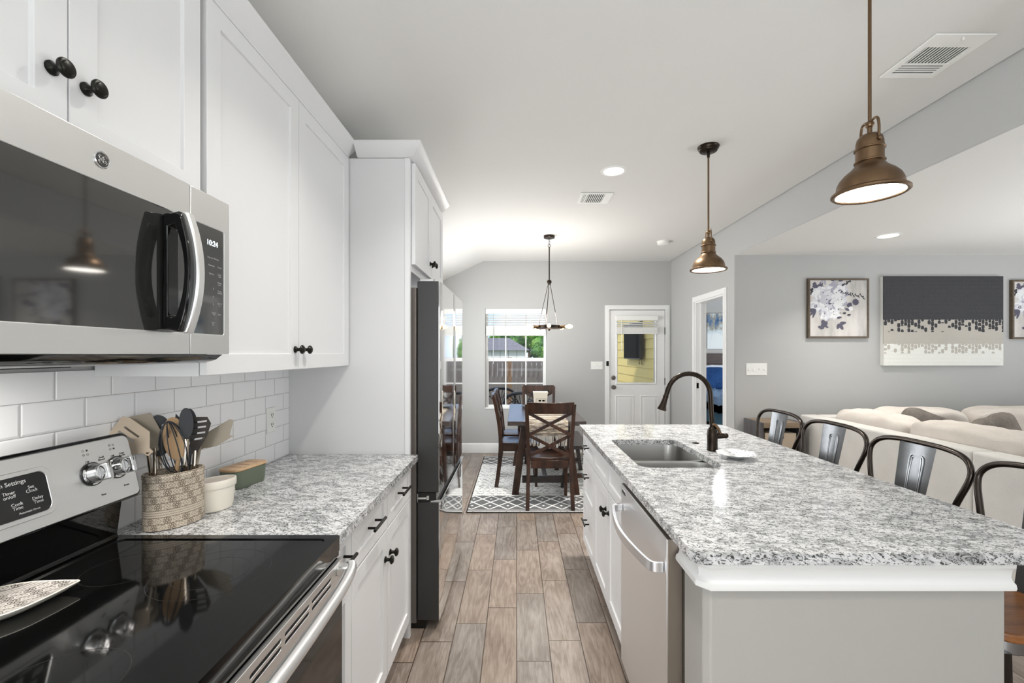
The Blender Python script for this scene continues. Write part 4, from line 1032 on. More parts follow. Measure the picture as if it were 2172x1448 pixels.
def vent(label, x0, x1, y0, y1, z, kind):
    t = thing('ceiling_vent', label, 'vent', ((x0+x1)/2, (y0+y1)/2, z), group='ceiling registers')
    f = .022
    if kind == 'near': secs = [(y0+f*1.3, y0+.065, 'plain'), (y0+.078, y1-.105, 'y'), (y1-.095, y1-f*1.5, 'x')]; ax = 1
    else: secs = [(x0+f, x0+.055, 'y2'), (x0+.062, x1-.065, 'y2'), (x1-.058, x1-f, 'p2')]; ax = 0
    holes = []
    for a, b, k in secs:
        if k != 'plain' and k != 'p2':
            holes.append([(x0+f*1.3, a), (x1-f*1.3, a), (x1-f*1.3, b), (x0+f*1.3, b)] if ax else [(a, y0+f), (b, y0+f), (b, y1-f), (a, y1-f)])
    bm = holed(B(), [(x0, y0), (x1, y0), (x1, y1), (x0, y1)], holes, z-.008, z-.001); obj('faceplate', bm, PLATE, t, world=True, bev=.002)
    obj('duct_dark', bx(x0+f, x1-f, y0+f, y1-f, z-.002, z-.0005), DARKV, t, world=True)
    bm = B()
    for a, b, k in secs:
        if k == 'y':
            n = 13
            for i in range(n): xx = x0+f*1.3+(x1-x0-2.6*f)*(i+.5)/n; prism(bm, [(xx-.004, z-.007), (xx+.002, z-.007), (xx+.005, z-.002), (xx-.001, z-.002)], a, b, 'y')
        if k == 'x':
            n = 4
            for i in range(n): yy = a+(b-a)*(i+.0)/n; box(bm, x0+f*1.3, x1-f*1.3, yy-.003, yy+.003, z-.007, z-.003)
        if k == 'y2':
            n = 3 if b-a < .05 else 9
            for i in range(n): xx = a+(b-a)*(i+.5)/n; box(bm, xx-.003, xx+.003, y0+f, y1-f, z-.007, z-.003)
    obj('louvers', bm, PLATE, t, world=True)
    if kind == 'near': obj('damper_lever', bx((x0+x1)/2-.002, (x0+x1)/2+.002, y0+.012, y0+.018, z-.02, z-.006), PLATE, t, world=True)
vent('large white register in the ceiling near the top right pendant', 1.735, 1.988, 1.841, 2.133, 2.74, 'near')
vent('small white register in the ceiling behind the recessed light', .53, .80, 3.664, 3.916, 2.74, 'far')
t = thing('smoke_detector', 'white round smoke detector on the ceiling before the back door', 'smoke detector', (1.73, 5.26, 2.74))
obj('housing', lathe(B(), [(0, 0), (.072, 0), (.072, -.014), (.066, -.016), (.066, -.034), (.055, -.042), (0, -.044)], (0, 0, 0), 28), PLATE, t)
# ---------------------------------------------------------------- chandelier
t = thing('chandelier', 'black ring chandelier with exposed bulbs hanging above the dining table', 'chandelier', (.366, 5.01, 0))
obj('canopy', lathe(B(), [(0, 2.74), (.062, 2.74), (.062, 2.715), (.058, 2.712), (0, 2.712)], (0, 0, 0), 28), ORB, t)
bm = B()
for i in range(4):
    zc_ = 2.70-.019*i; ring = [((.008*math.cos(a)) if i % 2 == 0 else 0, 0 if i % 2 == 0 else .008*math.cos(a), zc_+.012*math.sin(a)) for a in [2*PI*k/12 for k in range(12)]]
    tube(bm, ring, .002, 6, closed=True)
ring = [(.015*math.cos(a), 0, 2.628+.015*math.sin(a)) for a in [2*PI*k/16 for k in range(16)]]; tube(bm, ring, .003, 6, closed=True)
obj('chain', bm, ORB, t)
obj('rod', tube(B(), [(0, 0, 2.615), (0, 0, 2.24)], .0065, 10), ORB, t)
bm = sphere(B(), (0, 0, 2.222), .027, 20, 12); lathe(bm, [(0, 2.19), (.016, 2.19), (.018, 2.20), (.012, 2.21)], (0, 0, 0), 16); obj('hub', bm, ORB, t)
zr = 1.715
bm = lathe(B(), [(.112, zr-.016), (.125, zr-.016), (.125, zr+.018), (.112, zr+.018), (.112, zr-.016)], (0, 0, 0), 40); obj('ring', bm, ORB, t)
bm = lathe(B(), [(.10, zr-.012), (.150, zr-.012), (.150, zr-.018), (.10, zr-.018), (.10, zr-.012)], (0, 0, 0), 40); obj('ring_flange', bm, ORB, t)
for k in range(5):
    a = 2*PI*k/5+math.radians(247); c_, s_ = math.cos(a), math.sin(a)
    obj('stay_rod', tube(B(), [(c_*.012, s_*.012, 2.20), (c_*.118, s_*.118, zr+.015)], .0028, 8), ORB, t)
for k in range(5):
    a = 2*PI*k/5+math.radians(265); M_ = Matrix.Rotation(a, 4, 'Z')
    bm = B(); lathe(bm, [(0, .12), (.016, .12), (.016, .175), (.020, .177), (.020, .185), (0, .185)], (0, 0, zr), 14, 'x'); bm.transform(M_); so = obj('socket', bm, BRNZ, t)
    bm = lathe(B(), [(0, .184), (.011, .186), (.013, .198), (.020, .218), (.023, .238), (.020, .257), (.011, .270), (0, .274)], (0, 0, zr), 16, 'x'); bm.transform(M_); obj('bulb', bm, BULB, so)
bm = sphere(B(), (0, 0, zr-.028), .014); tube(bm, [(0, 0, zr-.02), (0, 0, zr+.03)], .006, 8)
for k in range(3): a = PI*k/3; tube(bm, [(.115*math.cos(a), .115*math.sin(a), zr-.01), (-.115*math.cos(a), -.115*math.sin(a), zr-.01)], .004, 6)
obj('ring_spokes', bm, ORB, t)
l = bpy.data.lights.new('chandelier_glow', 'POINT'); l.energy = 30; l.shadow_soft_size = .09; l.color = (1, .96, .9)
o = bpy.data.objects.new('chandelier_glow', l); C.objects.link(o); o.parent = t; o.location = (0, 0, 1.80)
# ---------------------------------------------------------------- rug
def rugmat():
    m = Mt('rug_weave', (200, 200, 200), .95, spec=.1); x, y, z = m.xyz(m.world())
    X0, X1, Y0, Y1 = -.452, 1.10, 3.953, 6.12
    n = m.noise(m.world(), 120, 3, .7); big = m.noise(m.world(), 7, 3); wob = (m.noise(m.world(), 18, 2)-.5)*.10
    ye = (y-Y0).min((y*-1)+Y1)
    # diamond lattice band near both ends
    P = .165; Q = .19
    u = (x/P).frac()-.5; v = ((ye-.075)/Q).frac()-.5; d = u.abs()+v.abs()
    lat = (d-.5).abs().lt(.07).max(d.lt(.09)).max((d-.22).abs().lt(.02)*0)
    dia_c = lat*1.0
    zone = ye.gt(.075)*ye.lt(.455)
    # zigzag field
    R2 = .055; row = (y/R2).floor(); vv = (y/R2).frac(); uu = ((x/.06)+row*.5).frac()
    tri = (uu-.5).abs()*2; zig = (vv-.25-tri*.45+wob).abs().lt(.13)
    brk = m.noise(m.world((1, 2, 1)), 30, 2).gt(.5)
    fld = zig*brk
    dark = fld*(zone*-1+1)+(dia_c*-1+1)*zone*.72
    edge = ye.lt(.075)*ye.gt(.02)
    dark = dark*(edge*-1+1)+edge*(n*.9)
    dark = dark*(n*.6+.7)
    c = m.ramp(dark, [(0, (226, 225, 222)), (.55, (128, 128, 128)), (1, (58, 59, 61))])
    bnd = ye.lt(.012).max((x-X0).lt(.012)).max((x*-1+X1).lt(.012)).max((ye-.075).abs().lt(.006)*.4)
    m.col(m.mix(bnd, c, (62, 60, 58))); m.bump(n, .002, .6); return m.m
o = obj('area_rug', bx(-.452, 1.10, 3.953, 6.12, .0005, .009), rugmat(), bev=.003); tag(o, 'grey and white patterned rug under the dining table', 'rug')
# ---------------------------------------------------------------- dining set
DG = 'cross-back dining chairs around the table'
RZ = .0095
def dining_chair():
    t = thing('dining_chair', 'nearest dark cross-back dining chair with its back to the kitchen', 'chair', (0, 0, RZ), group=DG)
    # local: front is +y, back posts at y=-.2
    pts = lambda sx: [(sx*.204, -.235, 0), (sx*.198, -.205, .22), (sx*.192, -.190, .44), (sx*.200, -.205, .65), (sx*.208, -.240, .85), (sx*.212, -.268, .955)]
    for sx in (-1, 1):
        p = smoothpath(pts(sx), 5); bm = B(); rr = []
        for i, q in enumerate(p):
            wz = .019 if q.z > .5 else .021; rr.append([bm.verts.new(q+Vector((a*.017, b*wz, 0))) for a, b in ((-1, -1), (1, -1), (1, 1), (-1, 1))])
        for a, b in zip(rr, rr[1:]):
            for k in range(4): bm.faces.new((a[k], a[(k+1) % 4], b[(k+1) % 4], b[k]))
        bm.faces.new(rr[0]); bm.faces.new(rr[-1]); obj('back_leg', bm, CHERRY, t, bev=.003)
        bm = B(); rr = []
        for z, h in ((0, .014), (.42, .02)): rr.append([bm.verts.new((sx*.185+a*h, .185+b*h, z)) for a, b in ((-1, -1), (1, -1), (1, 1), (-1, 1))])
        for k in range(4): bm.faces.new((rr[0][k], rr[0][(k+1) % 4], rr[1][(k+1) % 4], rr[1][k]))
        bm.faces.new(rr[0]); bm.faces.new(rr[1]); obj('front_leg', bm, CHERRY, t, bev=.002)
    # seat: scooped board
    bm = B(); N = 14; g = []
    for i in range(N+1):
        row = []
        for j in range(N+1):
            u, v = -1+2*i/N, -1+2*j/N; hw = .192+.03*(v+1)/2; x = u*hw; y = -.185+.41*(v+1)/2
            dz = -.014*max(0, 1-(u*u+.7*v*v)*1.05)
            if abs(u) == 1 and v == 1: y -= .012
            row.append(bm.verts.new((x, y, .462+dz)))
        g.append(row)
    for i in range(N):
        for j in range(N): bm.faces.new((g[i][j], g[i+1][j], g[i+1][j+1], g[i][j+1]))
    r = bmesh.ops.extrude_face_region(bm, geom=bm.faces[:])
    for v in [e for e in r['geom'] if isinstance(e, bmesh.types.BMVert)]: v.co.z = .436
    obj('seat', bm, CHERRY, t, bev=.004)
    bm = B(); box(bm, -.17, .17, -.196, -.178, .365, .436); box(bm, -.17, .17, .178, .196, .375, .436)
    for s in (-1, 1): box(bm, s*.186-.009, s*.186+.009, -.18, .18, .375, .436)
    obj('apron', bm, CHERRY, t, bev=.002)
    # top rail, curved
    bm = B(); M2 = 12; rr = []
    for i in range(M2+1):
        q = -1+2*i/M2; x = q*.213; yo = -.018*(1-q*q); zt = .970-.010*(1-q*q)*0-.006*math.cos(q*PI)*.5
        rr.append([bm.verts.new((x, yo-.268-.012, zt)), bm.verts.new((x, yo-.268+.012, zt)), bm.verts.new((x, yo-.243+.012, .868)), bm.verts.new((x, yo-.243-.012, .868))])
    for a, b in zip(rr, rr[1:]):
        for k in range(4): bm.faces.new((a[k], a[(k+1) % 4], b[(k+1) % 4], b[k]))
    bm.faces.new(rr[0]); bm.faces.new(rr[-1]); obj('top_rail', bm, CHERRY, t, bev=.003)
    for z0, z1, y0, y1 in ((.672, .872, -.208, -.243), (.475, .668, -.192, -.207)):
        for s in (-1, 1):
            bm = B(); A = Vector((-s*.186, y0, z0)); D = Vector((s*.190, y1, z1)); tg = (D-A).normalized(); up = Vector((0, 1, 0)).cross(tg)*1.0; o_ = .0045*s
            rr = []
            for p in (A, D): rr.append([bm.verts.new(p+up*a*.0145+Vector((0, b*.007+o_, 0))) for a, b in ((-1, -1), (1, -1), (1, 1), (-1, 1))])
            for k in range(4): bm.faces.new((rr[0][k], rr[0][(k+1) % 4], rr[1][(k+1) % 4], rr[1][k]))
            bm.faces.new(rr[0]); bm.faces.new(rr[1]); obj('cross_slat', bm, CHERRY, t, bev=.002)
    return t
ch = dining_chair(); ch.location = (.300, 4.235, RZ)
for (x, y, rz, lb) in ((.300, 5.88, PI, 'dark cross-back dining chair at the far head of the table by the window'),
                       (.02, 4.90, -PI/2, 'nearer cross-back dining chair on the left side of the table, seen sideways'),
                       (.02, 5.40, -PI/2, 'farther cross-back dining chair on the left side of the table, behind its neighbour')):
    c = copy_tree(ch); c.location = (x, y, RZ); c.rotation_euler = (0, 0, rz); c['label'] = lb
t = thing('dining_table', 'dark plank-top trestle dining table on the patterned rug', 'table', (.29, 5.04, RZ))
TX0, TX1, TY0, TY1 = -.09, .672, 4.29, 5.79; TT = .762
for i in range(4):
    a = TX0+(TX1-TX0)*i/4; obj('plank', bx(a+.001, a+(TX1-TX0)/4-.001, TY0, TY1, TT-.042, TT), TABLE, t, world=True, bev=.002)
obj('subframe', bx(.01, .57, TY0+.1, TY1-.1, TT-.075, TT-.0425), ESPR, t, world=True)
for y in (4.47, 5.62):
    for s in (-1, 1):
        c = .29; bm = B(); xb, xt = c+s*.305, c+s*.215; h = .04
        rr = [[bm.verts.new((x+a*.034, y+b*.036, z)) for a, b in ((-1, -1), (1, -1), (1, 1), (-1, 1))] for x, z in ((xb, RZ), (xt, TT-.076))]
        for k in range(4): bm.faces.new((rr[0][k], rr[0][(k+1) % 4], rr[1][(k+1) % 4], rr[1][k]))
        bm.faces.new(rr[0]); bm.faces.new(rr[1]); obj('leg', bm, CHERRY, t, world=True, bev=.003)
    obj('cross_rail', bx(.055, .525, y-.02, y+.02, .125, .19), ESPR, t, world=True, bev=.002)
obj('stretcher', bx(.27, .31, 4.49, 5.60, .135, .18), ESPR, t, world=True, bev=.002)
t = thing('dining_bench', 'dark wooden bench on the right side of the dining table', 'bench', (.62, 5.05, RZ))
obj('bench_top', bx(.50, .755, 4.60, 5.50, .425, .462), TABLE, t, world=True, bev=.003)
for y in (4.70, 5.40):
    for s in (-1, 1):
        c = .628; bm = B(); xb, xt = c+s*.145, c+s*.085
        rr = [[bm.verts.new((x+a*.022, y+b*.028, z)) for a, b in ((-1, -1), (1, -1), (1, 1), (-1, 1))] for x, z in ((xb, RZ), (xt, .4245))]
        for k in range(4): bm.faces.new((rr[0][k], rr[0][(k+1) % 4], rr[1][(k+1) % 4], rr[1][k]))
        bm.faces.new(rr[0]); bm.faces.new(rr[1]); obj('leg', bm, ESPR, t, world=True, bev=.002)
    obj('cross_rail', bx(.515, .74, y-.015, y+.015, .11, .15), CHERRY, t, world=True)
# runner
m = Mt('runner_weave', (200, 195, 188), .95, spec=.1); x, y, z = m.xyz(m.world())
s_ = y-z; st = m.noise(m.comb(x*9, s_*60, 0), 1, 4, .7); bandn = m.noise(m.comb(0, s_*9, 0), 1, 1)
c_ = m.ramp(st*.65+bandn*.35, [(.36, (40, 38, 36)), (.46, (128, 120, 112)), (.53, (196, 180, 158)), (.6, (226, 224, 220))]); m.col(c_); m.bump(st, .003, .6); RUN = m.m
t = thing('table_runner', 'striped grey and tan woven runner with fringe over the near table end', 'table runner', (.30, 5.0, TT))
bm = B(); pf = [(TY1-.1, TT+.003), (TY0-.004, TT+.003), (TY0-.008, TT-.003), (TY0-.008, .625), (TY0-.004, .625), (TY0-.0005, TT-.006), (TY0-.0005, TT+.0005), (TY1-.1, TT+.0005)]
prism(bm, pf, .115, .495, 'x'); obj('cloth', bm, RUN, t, world=True)
bm = B()
for i in range(44):
    x = .118+.374*i/43; a = random.uniform(-.012, .012); tube(bm, [(x, TY0-.006, .628), (x+a, TY0-.008, .58), (x+a*.4+random.uniform(-.008, .008), TY0-.007, .535-random.random()*.01)], [.0022, .0018, .0026], 5)
obj('fringe', bm, Mt('fringe_yarn', (214, 208, 198), .9).m, t, world=True)
# plates
base = None
for i, lb in enumerate(('slate grey plate, bottom of the pair by the runner', 'slate grey plate, top of the pair by the runner')):
    o = obj('dinner_plate', lathe(B(), [(0, 0), (.07, 0), (.075, .003), (.115, .013), (.118, .016), (.112, .0165), (.072, .007), (0, .006)], (0, 0, 0), 32), DPLATE) if base is None else base.copy()
    if base is not None: C.objects.link(o)
    base = o; o.location = (.175, 5.36, TT+.0035+.009*i); tag(o, lb, 'plate', 'grey plates on the table')
# ceramic house
t = thing('ceramic_house', 'white ceramic house ornament with small dark windows on the dining table', 'ornament', (.265, 5.0, TT+.0035))
bm = B(); rr = []
for w_, d_, z in ((.068, .05, 0), (.072, .05, .12), (.079, .052, .205), (.083, .052, .222), (.079, .048, .226)):
    rr.append([bm.verts.new((a*w_, b*d_, z)) for a, b in ((-1, -1), (1, -1), (1, 1), (-1, 1))])
for a, b in zip(rr, rr[1:]):
    for k in range(4): bm.faces.new((a[k], a[(k+1) % 4], b[(k+1) % 4], b[k]))
bm.faces.new(rr[0]); bm.faces.new(rr[-1]); obj('body', bm, CREAM, t, bev=.002)
bm = B()
for x in (-.022, .018): box(bm, x, x+.028, -.0535, -.0515, .118, .136)
obj('window_openings', bm, HOLE, t)
bm = B(); box(bm, -.05, .058, -.0532, -.0512, .149, .151); box(bm, -.05, -.048, -.0532, -.0512, .03, .15); box(bm, .056, .058, -.0532, -.0512, .03, .15); box(bm, -.006, -.004, -.0532, -.0512, .03, .11); obj('incised_lines', bm, Mt('incised_grey', (120, 116, 110), .7).m, t)
bm = B(); box(bm, -.02, .0, -.0536, -.0514, .06, .105); box(bm, .02, .045, -.0536, -.0514, .06, .105); obj('door_openings', bm, Mt('inner_olive', (120, 112, 92), .7).m, t)
# ---------------------------------------------------------------- living room
def cushion(bm, cx, cy, cz, sx, sy, sz, n=14, pw=3.0, wr=.006, seed=0):
    """puffy box: superellipsoid with soft wrinkles"""
    rnd = random.Random(seed); ph = [rnd.uniform(0, 6) for _ in range(6)]; k0 = len(bm.verts)
    def se(a, e): return math.copysign(abs(a)**e, a)
    rows = []; e = 2/pw; N, M_ = 2*n, n
    for i in range(M_+1):
        th = -PI/2+PI*i/M_; row = []
        if i in (0, M_): row = [bm.verts.new((cx, cy, cz+se(math.sin(th), e)*sz))]
        else:
            for j in range(N):
                p = 2*PI*j/N
                x, y, z = se(math.cos(th), e)*se(math.cos(p), e), se(math.cos(th), e)*se(math.sin(p), e), se(math.sin(th), e)
                d = wr*(math.sin(9*x+ph[0])*math.sin(7*y+5*z+ph[1])+.6*math.sin(15*y+ph[2]+3*x)+.5*math.sin(13*z+ph[3]))
                row.append(bm.verts.new((cx+x*(sx+d), cy+y*(sy+d), cz+z*(sz+d*1.4))))
        rows.append(row)
    for a, b in zip(rows, rows[1:]):
        for j in range(N):
            j2 = (j+1) % N
            if len(a) == 1: bm.faces.new((a[0], b[j2], b[j]))
            elif len(b) == 1: bm.faces.new((a[j], a[j2], b[0]))
            else: bm.faces.new((a[j], a[j2], b[j2], b[j]))
    return bm
t = thing('sectional_sofa', 'large cream linen sectional sofa with its back to the island', 'sofa', (4.2, 3.0, 0))
sx0 = 2.77; ztop = .822
obj('back_frame', bx(sx0, sx0+.16, 2.72, 4.36, .03, ztop), SOFABACK, t, world=True, bev=.018, seg=3)
obj('back_frame', bx(sx0, sx0+.16, .35, 2.716, .03, ztop), SOFABACK, t, world=True, bev=.018, seg=3)
obj('back_frame', bx(sx0+.161, 6.3, 4.22, 4.36, .03, ztop), SOFABACK, t, world=True, bev=.018, seg=3)
obj('seat_base', bx(sx0+.161, 3.9, .40, 4.219, .05, .30), SOFA, t, world=True, bev=.02); obj('seat_base', bx(3.901, 6.3, 3.2, 4.219, .05, .30), SOFA, t, world=True, bev=.02)
for i, (y0, y1) in enumerate(((.4, 1.3), (1.3, 2.2), (2.2, 3.2), (3.2, 4.2))):
    obj('seat_cushion', cushion(B(), 3.44, (y0+y1)/2, .385, .48, (y1-y0)/2-.005, .085, seed=i, pw=6), SOFA, t, world=True)
for i, (x0, x1) in enumerate(((3.95, 5.1), (5.1, 6.25))):
    obj('seat_cushion', cushion(B(), (x0+x1)/2, 3.70, .385, (x1-x0)/2-.005, .49, .085, seed=i+9, pw=6), SOFA, t, world=True)
# back cushions along the island side
for i, (y0, y1, zt) in enumerate(((3.40, 4.18, .925), (2.60, 3.39, .935), (1.80, 2.59, .935), (1.0, 1.79, .93))):
    bm = cushion(B(), 0, 0, 0, .13, (y1-y0)/2, (zt-.47)/2, 18, 4.5, .006, seed=20+i)
    bm.transform(Matrix.Translation((3.075, (y0+y1)/2, (zt+.47)/2)) @ Matrix.Rotation(math.radians(-7), 4, 'Y')); obj('back_cushion', bm, SOFA, t, world=True, sub=1)
for i, (x0, x1, zt) in enumerate(((3.23, 4.06, .925), (4.07, 4.98, .935), (4.99, 5.9, .935))):
    bm = cushion(B(), 0, 0, 0, (x1-x0)/2, .13, (zt-.47)/2, 18, 4.5, .006, seed=30+i)
    bm.transform(Matrix.Translation(((x0+x1)/2, 4.07, (zt+.47)/2)) @ Matrix.Rotation(math.radians(7) * 1, 4, 'X')); obj('back_cushion', bm, SOFA, t, world=True, sub=1)
for i, (px, py, sz, rz, ry, lb) in enumerate(((3.46, 3.74, .23, -.12, .35, 'grey tweed throw pillow at left, deep in the sofa corner'), (3.90, 3.60, .22, .25, -.2, 'grey tweed throw pillow at right, leaning in the sofa corner'))):
    bm = cushion(B(), 0, 0, 0, .23, .075, .21, 14, 4.2, .004, seed=50+i)
    for v in bm.verts:
        k = abs(v.co.x/.23)*abs(v.co.z/.21); v.co.x *= 1+.14*k; v.co.z *= 1+.14*k; v.co.y *= 1-.55*k
    o = obj('throw_pillow', bm, TWEED, sub=1); o.location = (px, py, .695); o.rotation_euler = (-.22, ry, rz); tag(o, lb, 'pillow', 'grey tweed pillows on the sofa')
# end table with bin
t = thing('end_table', 'weathered wood cube end table with fabric bin against the living room wall', 'end table', (2.51, 4.34, 0))
ex0, ex1, ey0, ey1, ez = 2.30, 2.705, 4.185, 4.515, .766
obj('top', bx(ex0+.02, ex1-.02, ey0+.001, ey1, ez-.022, ez-.002), BRWNW, t, world=True)
for a, b in ((ex0, ex0+.022), (ex1-.04, ex1)): obj('side_panel', bx(a, b, ey0, ey1, 0, ez), GREYW, t, world=True, bev=.0015)
obj('front_rail', bx(ex0+.022, ex1-.04, ey0-.001, ey0+.018, ez-.05, ez-.0), BRWNW, t, world=True)
obj('shelf', bx(ex0+.022, ex1-.04, ey0+.01, ey1, .36, .38), BRWNW, t, world=True); obj('shelf', bx(ex0+.022, ex1-.04, ey0+.01, ey1, .04, .06), BRWNW, t, world=True)
obj('back_panel', bx(ex0+.022, ex1-.04, ey1-.01, ey1, .06, ez-.03), GREYW, t, world=True)
base = None
for z, lb in ((.381, 'tan fabric storage bin in the upper cubby of the end table'), (.061, 'tan fabric storage bin in the lower cubby of the end table')):
    if base is None:
        b_ = thing('storage_bin', lb, 'bin', (2.486, 4.335, z), group='fabric bins in the end table')
        obj('box', bx(-.148, .148, -.138, .15, .0, .285), BIN, b_, bev=.004); obj('label_holder', bx(-.028, .028, -.1415, -.1385, .235, .255), BLKMAT, b_); base = b_
    else:
        b_ = copy_tree(base); b_.location.z = z; b_['label'] = lb
# ---------------------------------------------------------------- wall art
def poly(bm, pts, y, mi):
    f = bm.faces.new([bm.verts.new((x, y, z)) for x, z in pts]); f.material_index = mi
def petal(bm, cx, cz, ang, L, w, y, mi):
    c, s = math.cos(ang), math.sin(ang); pts = []
    for k in range(12):
        a = 2*PI*k/12; u = L*.5+L*.5*math.cos(a); v = w*.5*math.sin(a)*(1.15-.3*math.cos(a)); pts.append((cx+u*c-v*s, cz+u*s+v*c))
    poly(bm, pts, y, mi)
def disc(bm, cx, cz, r, y, mi, n=14, j=0, rnd=None):
    pts = [(cx+r*(1+(rnd.uniform(-j, j) if rnd else 0))*math.cos(2*PI*k/n), cz+r*(1+(rnd.uniform(-j, j) if rnd else 0))*math.sin(2*PI*k/n)) for k in range(n)]; poly(bm, pts, y, mi)
mbg = Mt('art_ground', (196, 192, 188), .8); nn = mbg.noise(mbg.pos((9, 9, 2.2)), 1, 4, .6); mbg.col(mbg.ramp(nn, [(.35, (176, 174, 170)), (.5, (198, 194, 190)), (.65, (212, 208, 204))]))
AM = [mbg.m, Mt('art_white', (226, 227, 228), .8).m, Mt('art_slate', (88, 86, 102), .8).m, Mt('art_lilac', (168, 166, 180), .8).m, Mt('art_dark', (58, 58, 66), .8).m, Mt('art_pale', (198, 198, 206), .8).m, Mt('art_cool', (212, 213, 218), .8).m]
def floral(bm, s, y):
    """bouquet in unit square (0..1, z up) scaled by s"""
    rnd = random.Random(3); Y = [y]
    def ny(): Y[0] -= .000008; return Y[0]
    P = lambda x, z: (x*s, z*s)
    def fl(x, z, r, n=9, mi=1, cm_=3, eye=True, w=.75):
        for ring in (1.0, .72):
            for k in range(n):
                petal(bm, x*s, z*s, 2*PI*(k+rnd.uniform(-.25, .25))/n+ring, r*s*ring*rnd.uniform(.85, 1.1), r*s*w*ring, ny(), rnd.choice((1, 1, 5, 6, 6, 3) if ring == 1 else (1, 1, 6, 5)))
        if eye: disc(bm, x*s, z*s, r*s*.27, ny(), cm_, 12, .2, rnd); disc(bm, x*s, z*s, r*s*.19, ny(), 2, 10, .3, rnd); disc(bm, x*s, z*s, r*s*.10, ny(), 1, 8)
    def leaf(x, z, a, L, w, mi=2): petal(bm, x*s, z*s, math.radians(a), L*s, w*s, ny(), mi)
    for a in range(12):      # dark rose top left
        disc(bm, (.10+rnd.uniform(-.06, .12))*s, (.90+rnd.uniform(-.09, .03))*s, .035*s, ny(), 2, 9, .3, rnd)
    for a in range(10): disc(bm, (.02+rnd.random()*.03)*s, (.72+rnd.uniform(0, .12))*s, .02*s, ny(), 4, 8, .3, rnd)
    leaf(.43, .985, 180, .07, .03, 2); leaf(.5, .98, 8, .1, .04, 2)
    for x, z, a in ((.36, .9, 40), (.27, .9, 100), (.2, .92, 80)): leaf(x, z, a, .14, .035, 3)
    fl(.17, .74, .15, 9, 1, 3, False); fl(.38, .77, .15, 9, 1, 3, False); fl(.53, .79, .16, 10, 1, 3)
    fl(.36, .60, .19, 11, 1, 3); fl(.50, .62, .16, 9, 1, 3, False); fl(.10, .53, .12, 9, 1, 3)
    fl(.28, .42, .14, 10, 1, 3, False, .5); fl(.42, .40, .12, 10, 1, 3, False, .5); fl(.30, .36, .1, 9, 1, 3, False, .5)
    for i in range(22): disc(bm, rnd.uniform(.16, .62)*s, rnd.uniform(.38, .8)*s, .009*s, ny(), 4 if i % 2 else 2, 7, .4, rnd)
    for i in range(14): a = rnd.uniform(0, 360); leaf(rnd.uniform(.15, .6), rnd.uniform(.4, .75), a, .05, .008, 3)
    # sprigs right
    for i in range(9): x = .56+i*.045; z = .77-.009*i+rnd.uniform(-.02, .02); leaf(x, z, rnd.uniform(20, 90), rnd.uniform(.03, .05), .015, 4); leaf(x+.015, z, rnd.uniform(-80, -10), rnd.uniform(.03, .05), .015, 4)
    for i in range(12): x = .56+i*.014; z = .87+.009*i+rnd.uniform(-.02, .02); leaf(x, z, rnd.uniform(0, 140), rnd.uniform(.03, .05), .017, 4)
    for k in range(11): petal(bm, .80*s, .60*s, 2*PI*k/11, .062*s, .03*s, ny(), 2)
    leaf(.67, .505, 60, .10, .075, 2); disc(bm, .715*s, .485*s, .042*s, ny(), 1, 12, .1, rnd); leaf(.62, .49, -30, .08, .04, 2)
    for a in (-20, -60, -100, -140): leaf(.68, .39, a, .045, .013, 4); leaf(.60, .42, a, .04, .012, 4)
    for a in (180, 200, 225, 250): leaf(.10, .47, a, .16, .035, 2)
    for i in range(9): disc(bm, (.25+rnd.uniform(-.055, .05))*s, (.21+rnd.uniform(-.06, .05))*s, .035*s, ny(), 2, 9, .3, rnd)
    for x in (.16, .19, .3): disc(bm, x*s, .16*s, .02*s, ny(), 2, 8, .3, rnd)
    leaf(.52, .22, 10, .115, .05, 2); leaf(.52, .22, -115, .10, .055, 2); leaf(.53, .20, -60, .10, .05, 2); leaf(.47, .32, 10, .09, .035, 2)
def picture(name, label, x0, x1, z0, z1, y=4.54, dep=.035):
    t = thing(name, label, 'picture', ((x0+x1)/2, y, z0), group='framed floral prints on the living room wall'); s = x1-x0-.056
    bm = holed(B(), [(x0, z0), (x1, z0), (x1, z1), (x0, z1)], [[(x0+.018, z0+.018), (x1-.018, z0+.018), (x1-.018, z1-.018), (x0+.018, z1-.018)]], y-dep, y-.001, 'y'); obj('frame', bm, FRAMEW, t, world=True, bev=.001)
    bm = B(); box(bm, 0, x1-x0-.036, y-dep+.006, y-.004, 0, z1-z0-.036, 0); floral(bm, x1-x0-.038, y-dep+.0058)
    for v in bm.verts: v.co.x = min(max(v.co.x, 0), x1-x0-.036)+x0+.018; v.co.z = min(max(v.co.z, 0), z1-z0-.036)+z0+.018
    bm.normal_update()
    o = obj('print', bm, AM, t, world=True, smooth=False)
picture('framed_print', 'square floral print in brown frame left of the big black and white canvas', 2.951, 3.565, 1.573, 2.176)
picture('framed_print', 'square floral print in brown frame cut by the right edge of the photo', 5.016, 5.63, 1.563, 2.162)
m = Mt('canvas_paint', (200, 200, 200), .7); x, y, z = m.xyz(m.pos())          # local: x across, z up 0..0.9
zz_ = z/.90; wob = (m.noise(m.pos((26, 1, 10)), 1, 3)-.5)
cell = m.comb((x/.034).floor(), 0, (z/.045+(x/.034).floor()*.37).floor()); rc = m.white(cell)
cellx = ((x/.034).frac()-.5).abs(); cz_ = ((z/.045+(x/.034).floor()*.37).frac()-.5).abs(); qx = cellx*2.1; qz = cz_*1.95; blob = (qx*qx*qx+qz*qz*qz+wob*1.6).lt(.86)
blk = zz_.gt(.515).max(zz_.gt(.375)*zz_.lt(.516)*(zz_*3.2-.93+(rc-.5)*.9).gt(.40)*blob)
gry = zz_.gt(.245).max(zz_.gt(.135)*((zz_*5.5-.72+(rc-.5)*1.1).gt(.25))*blob)
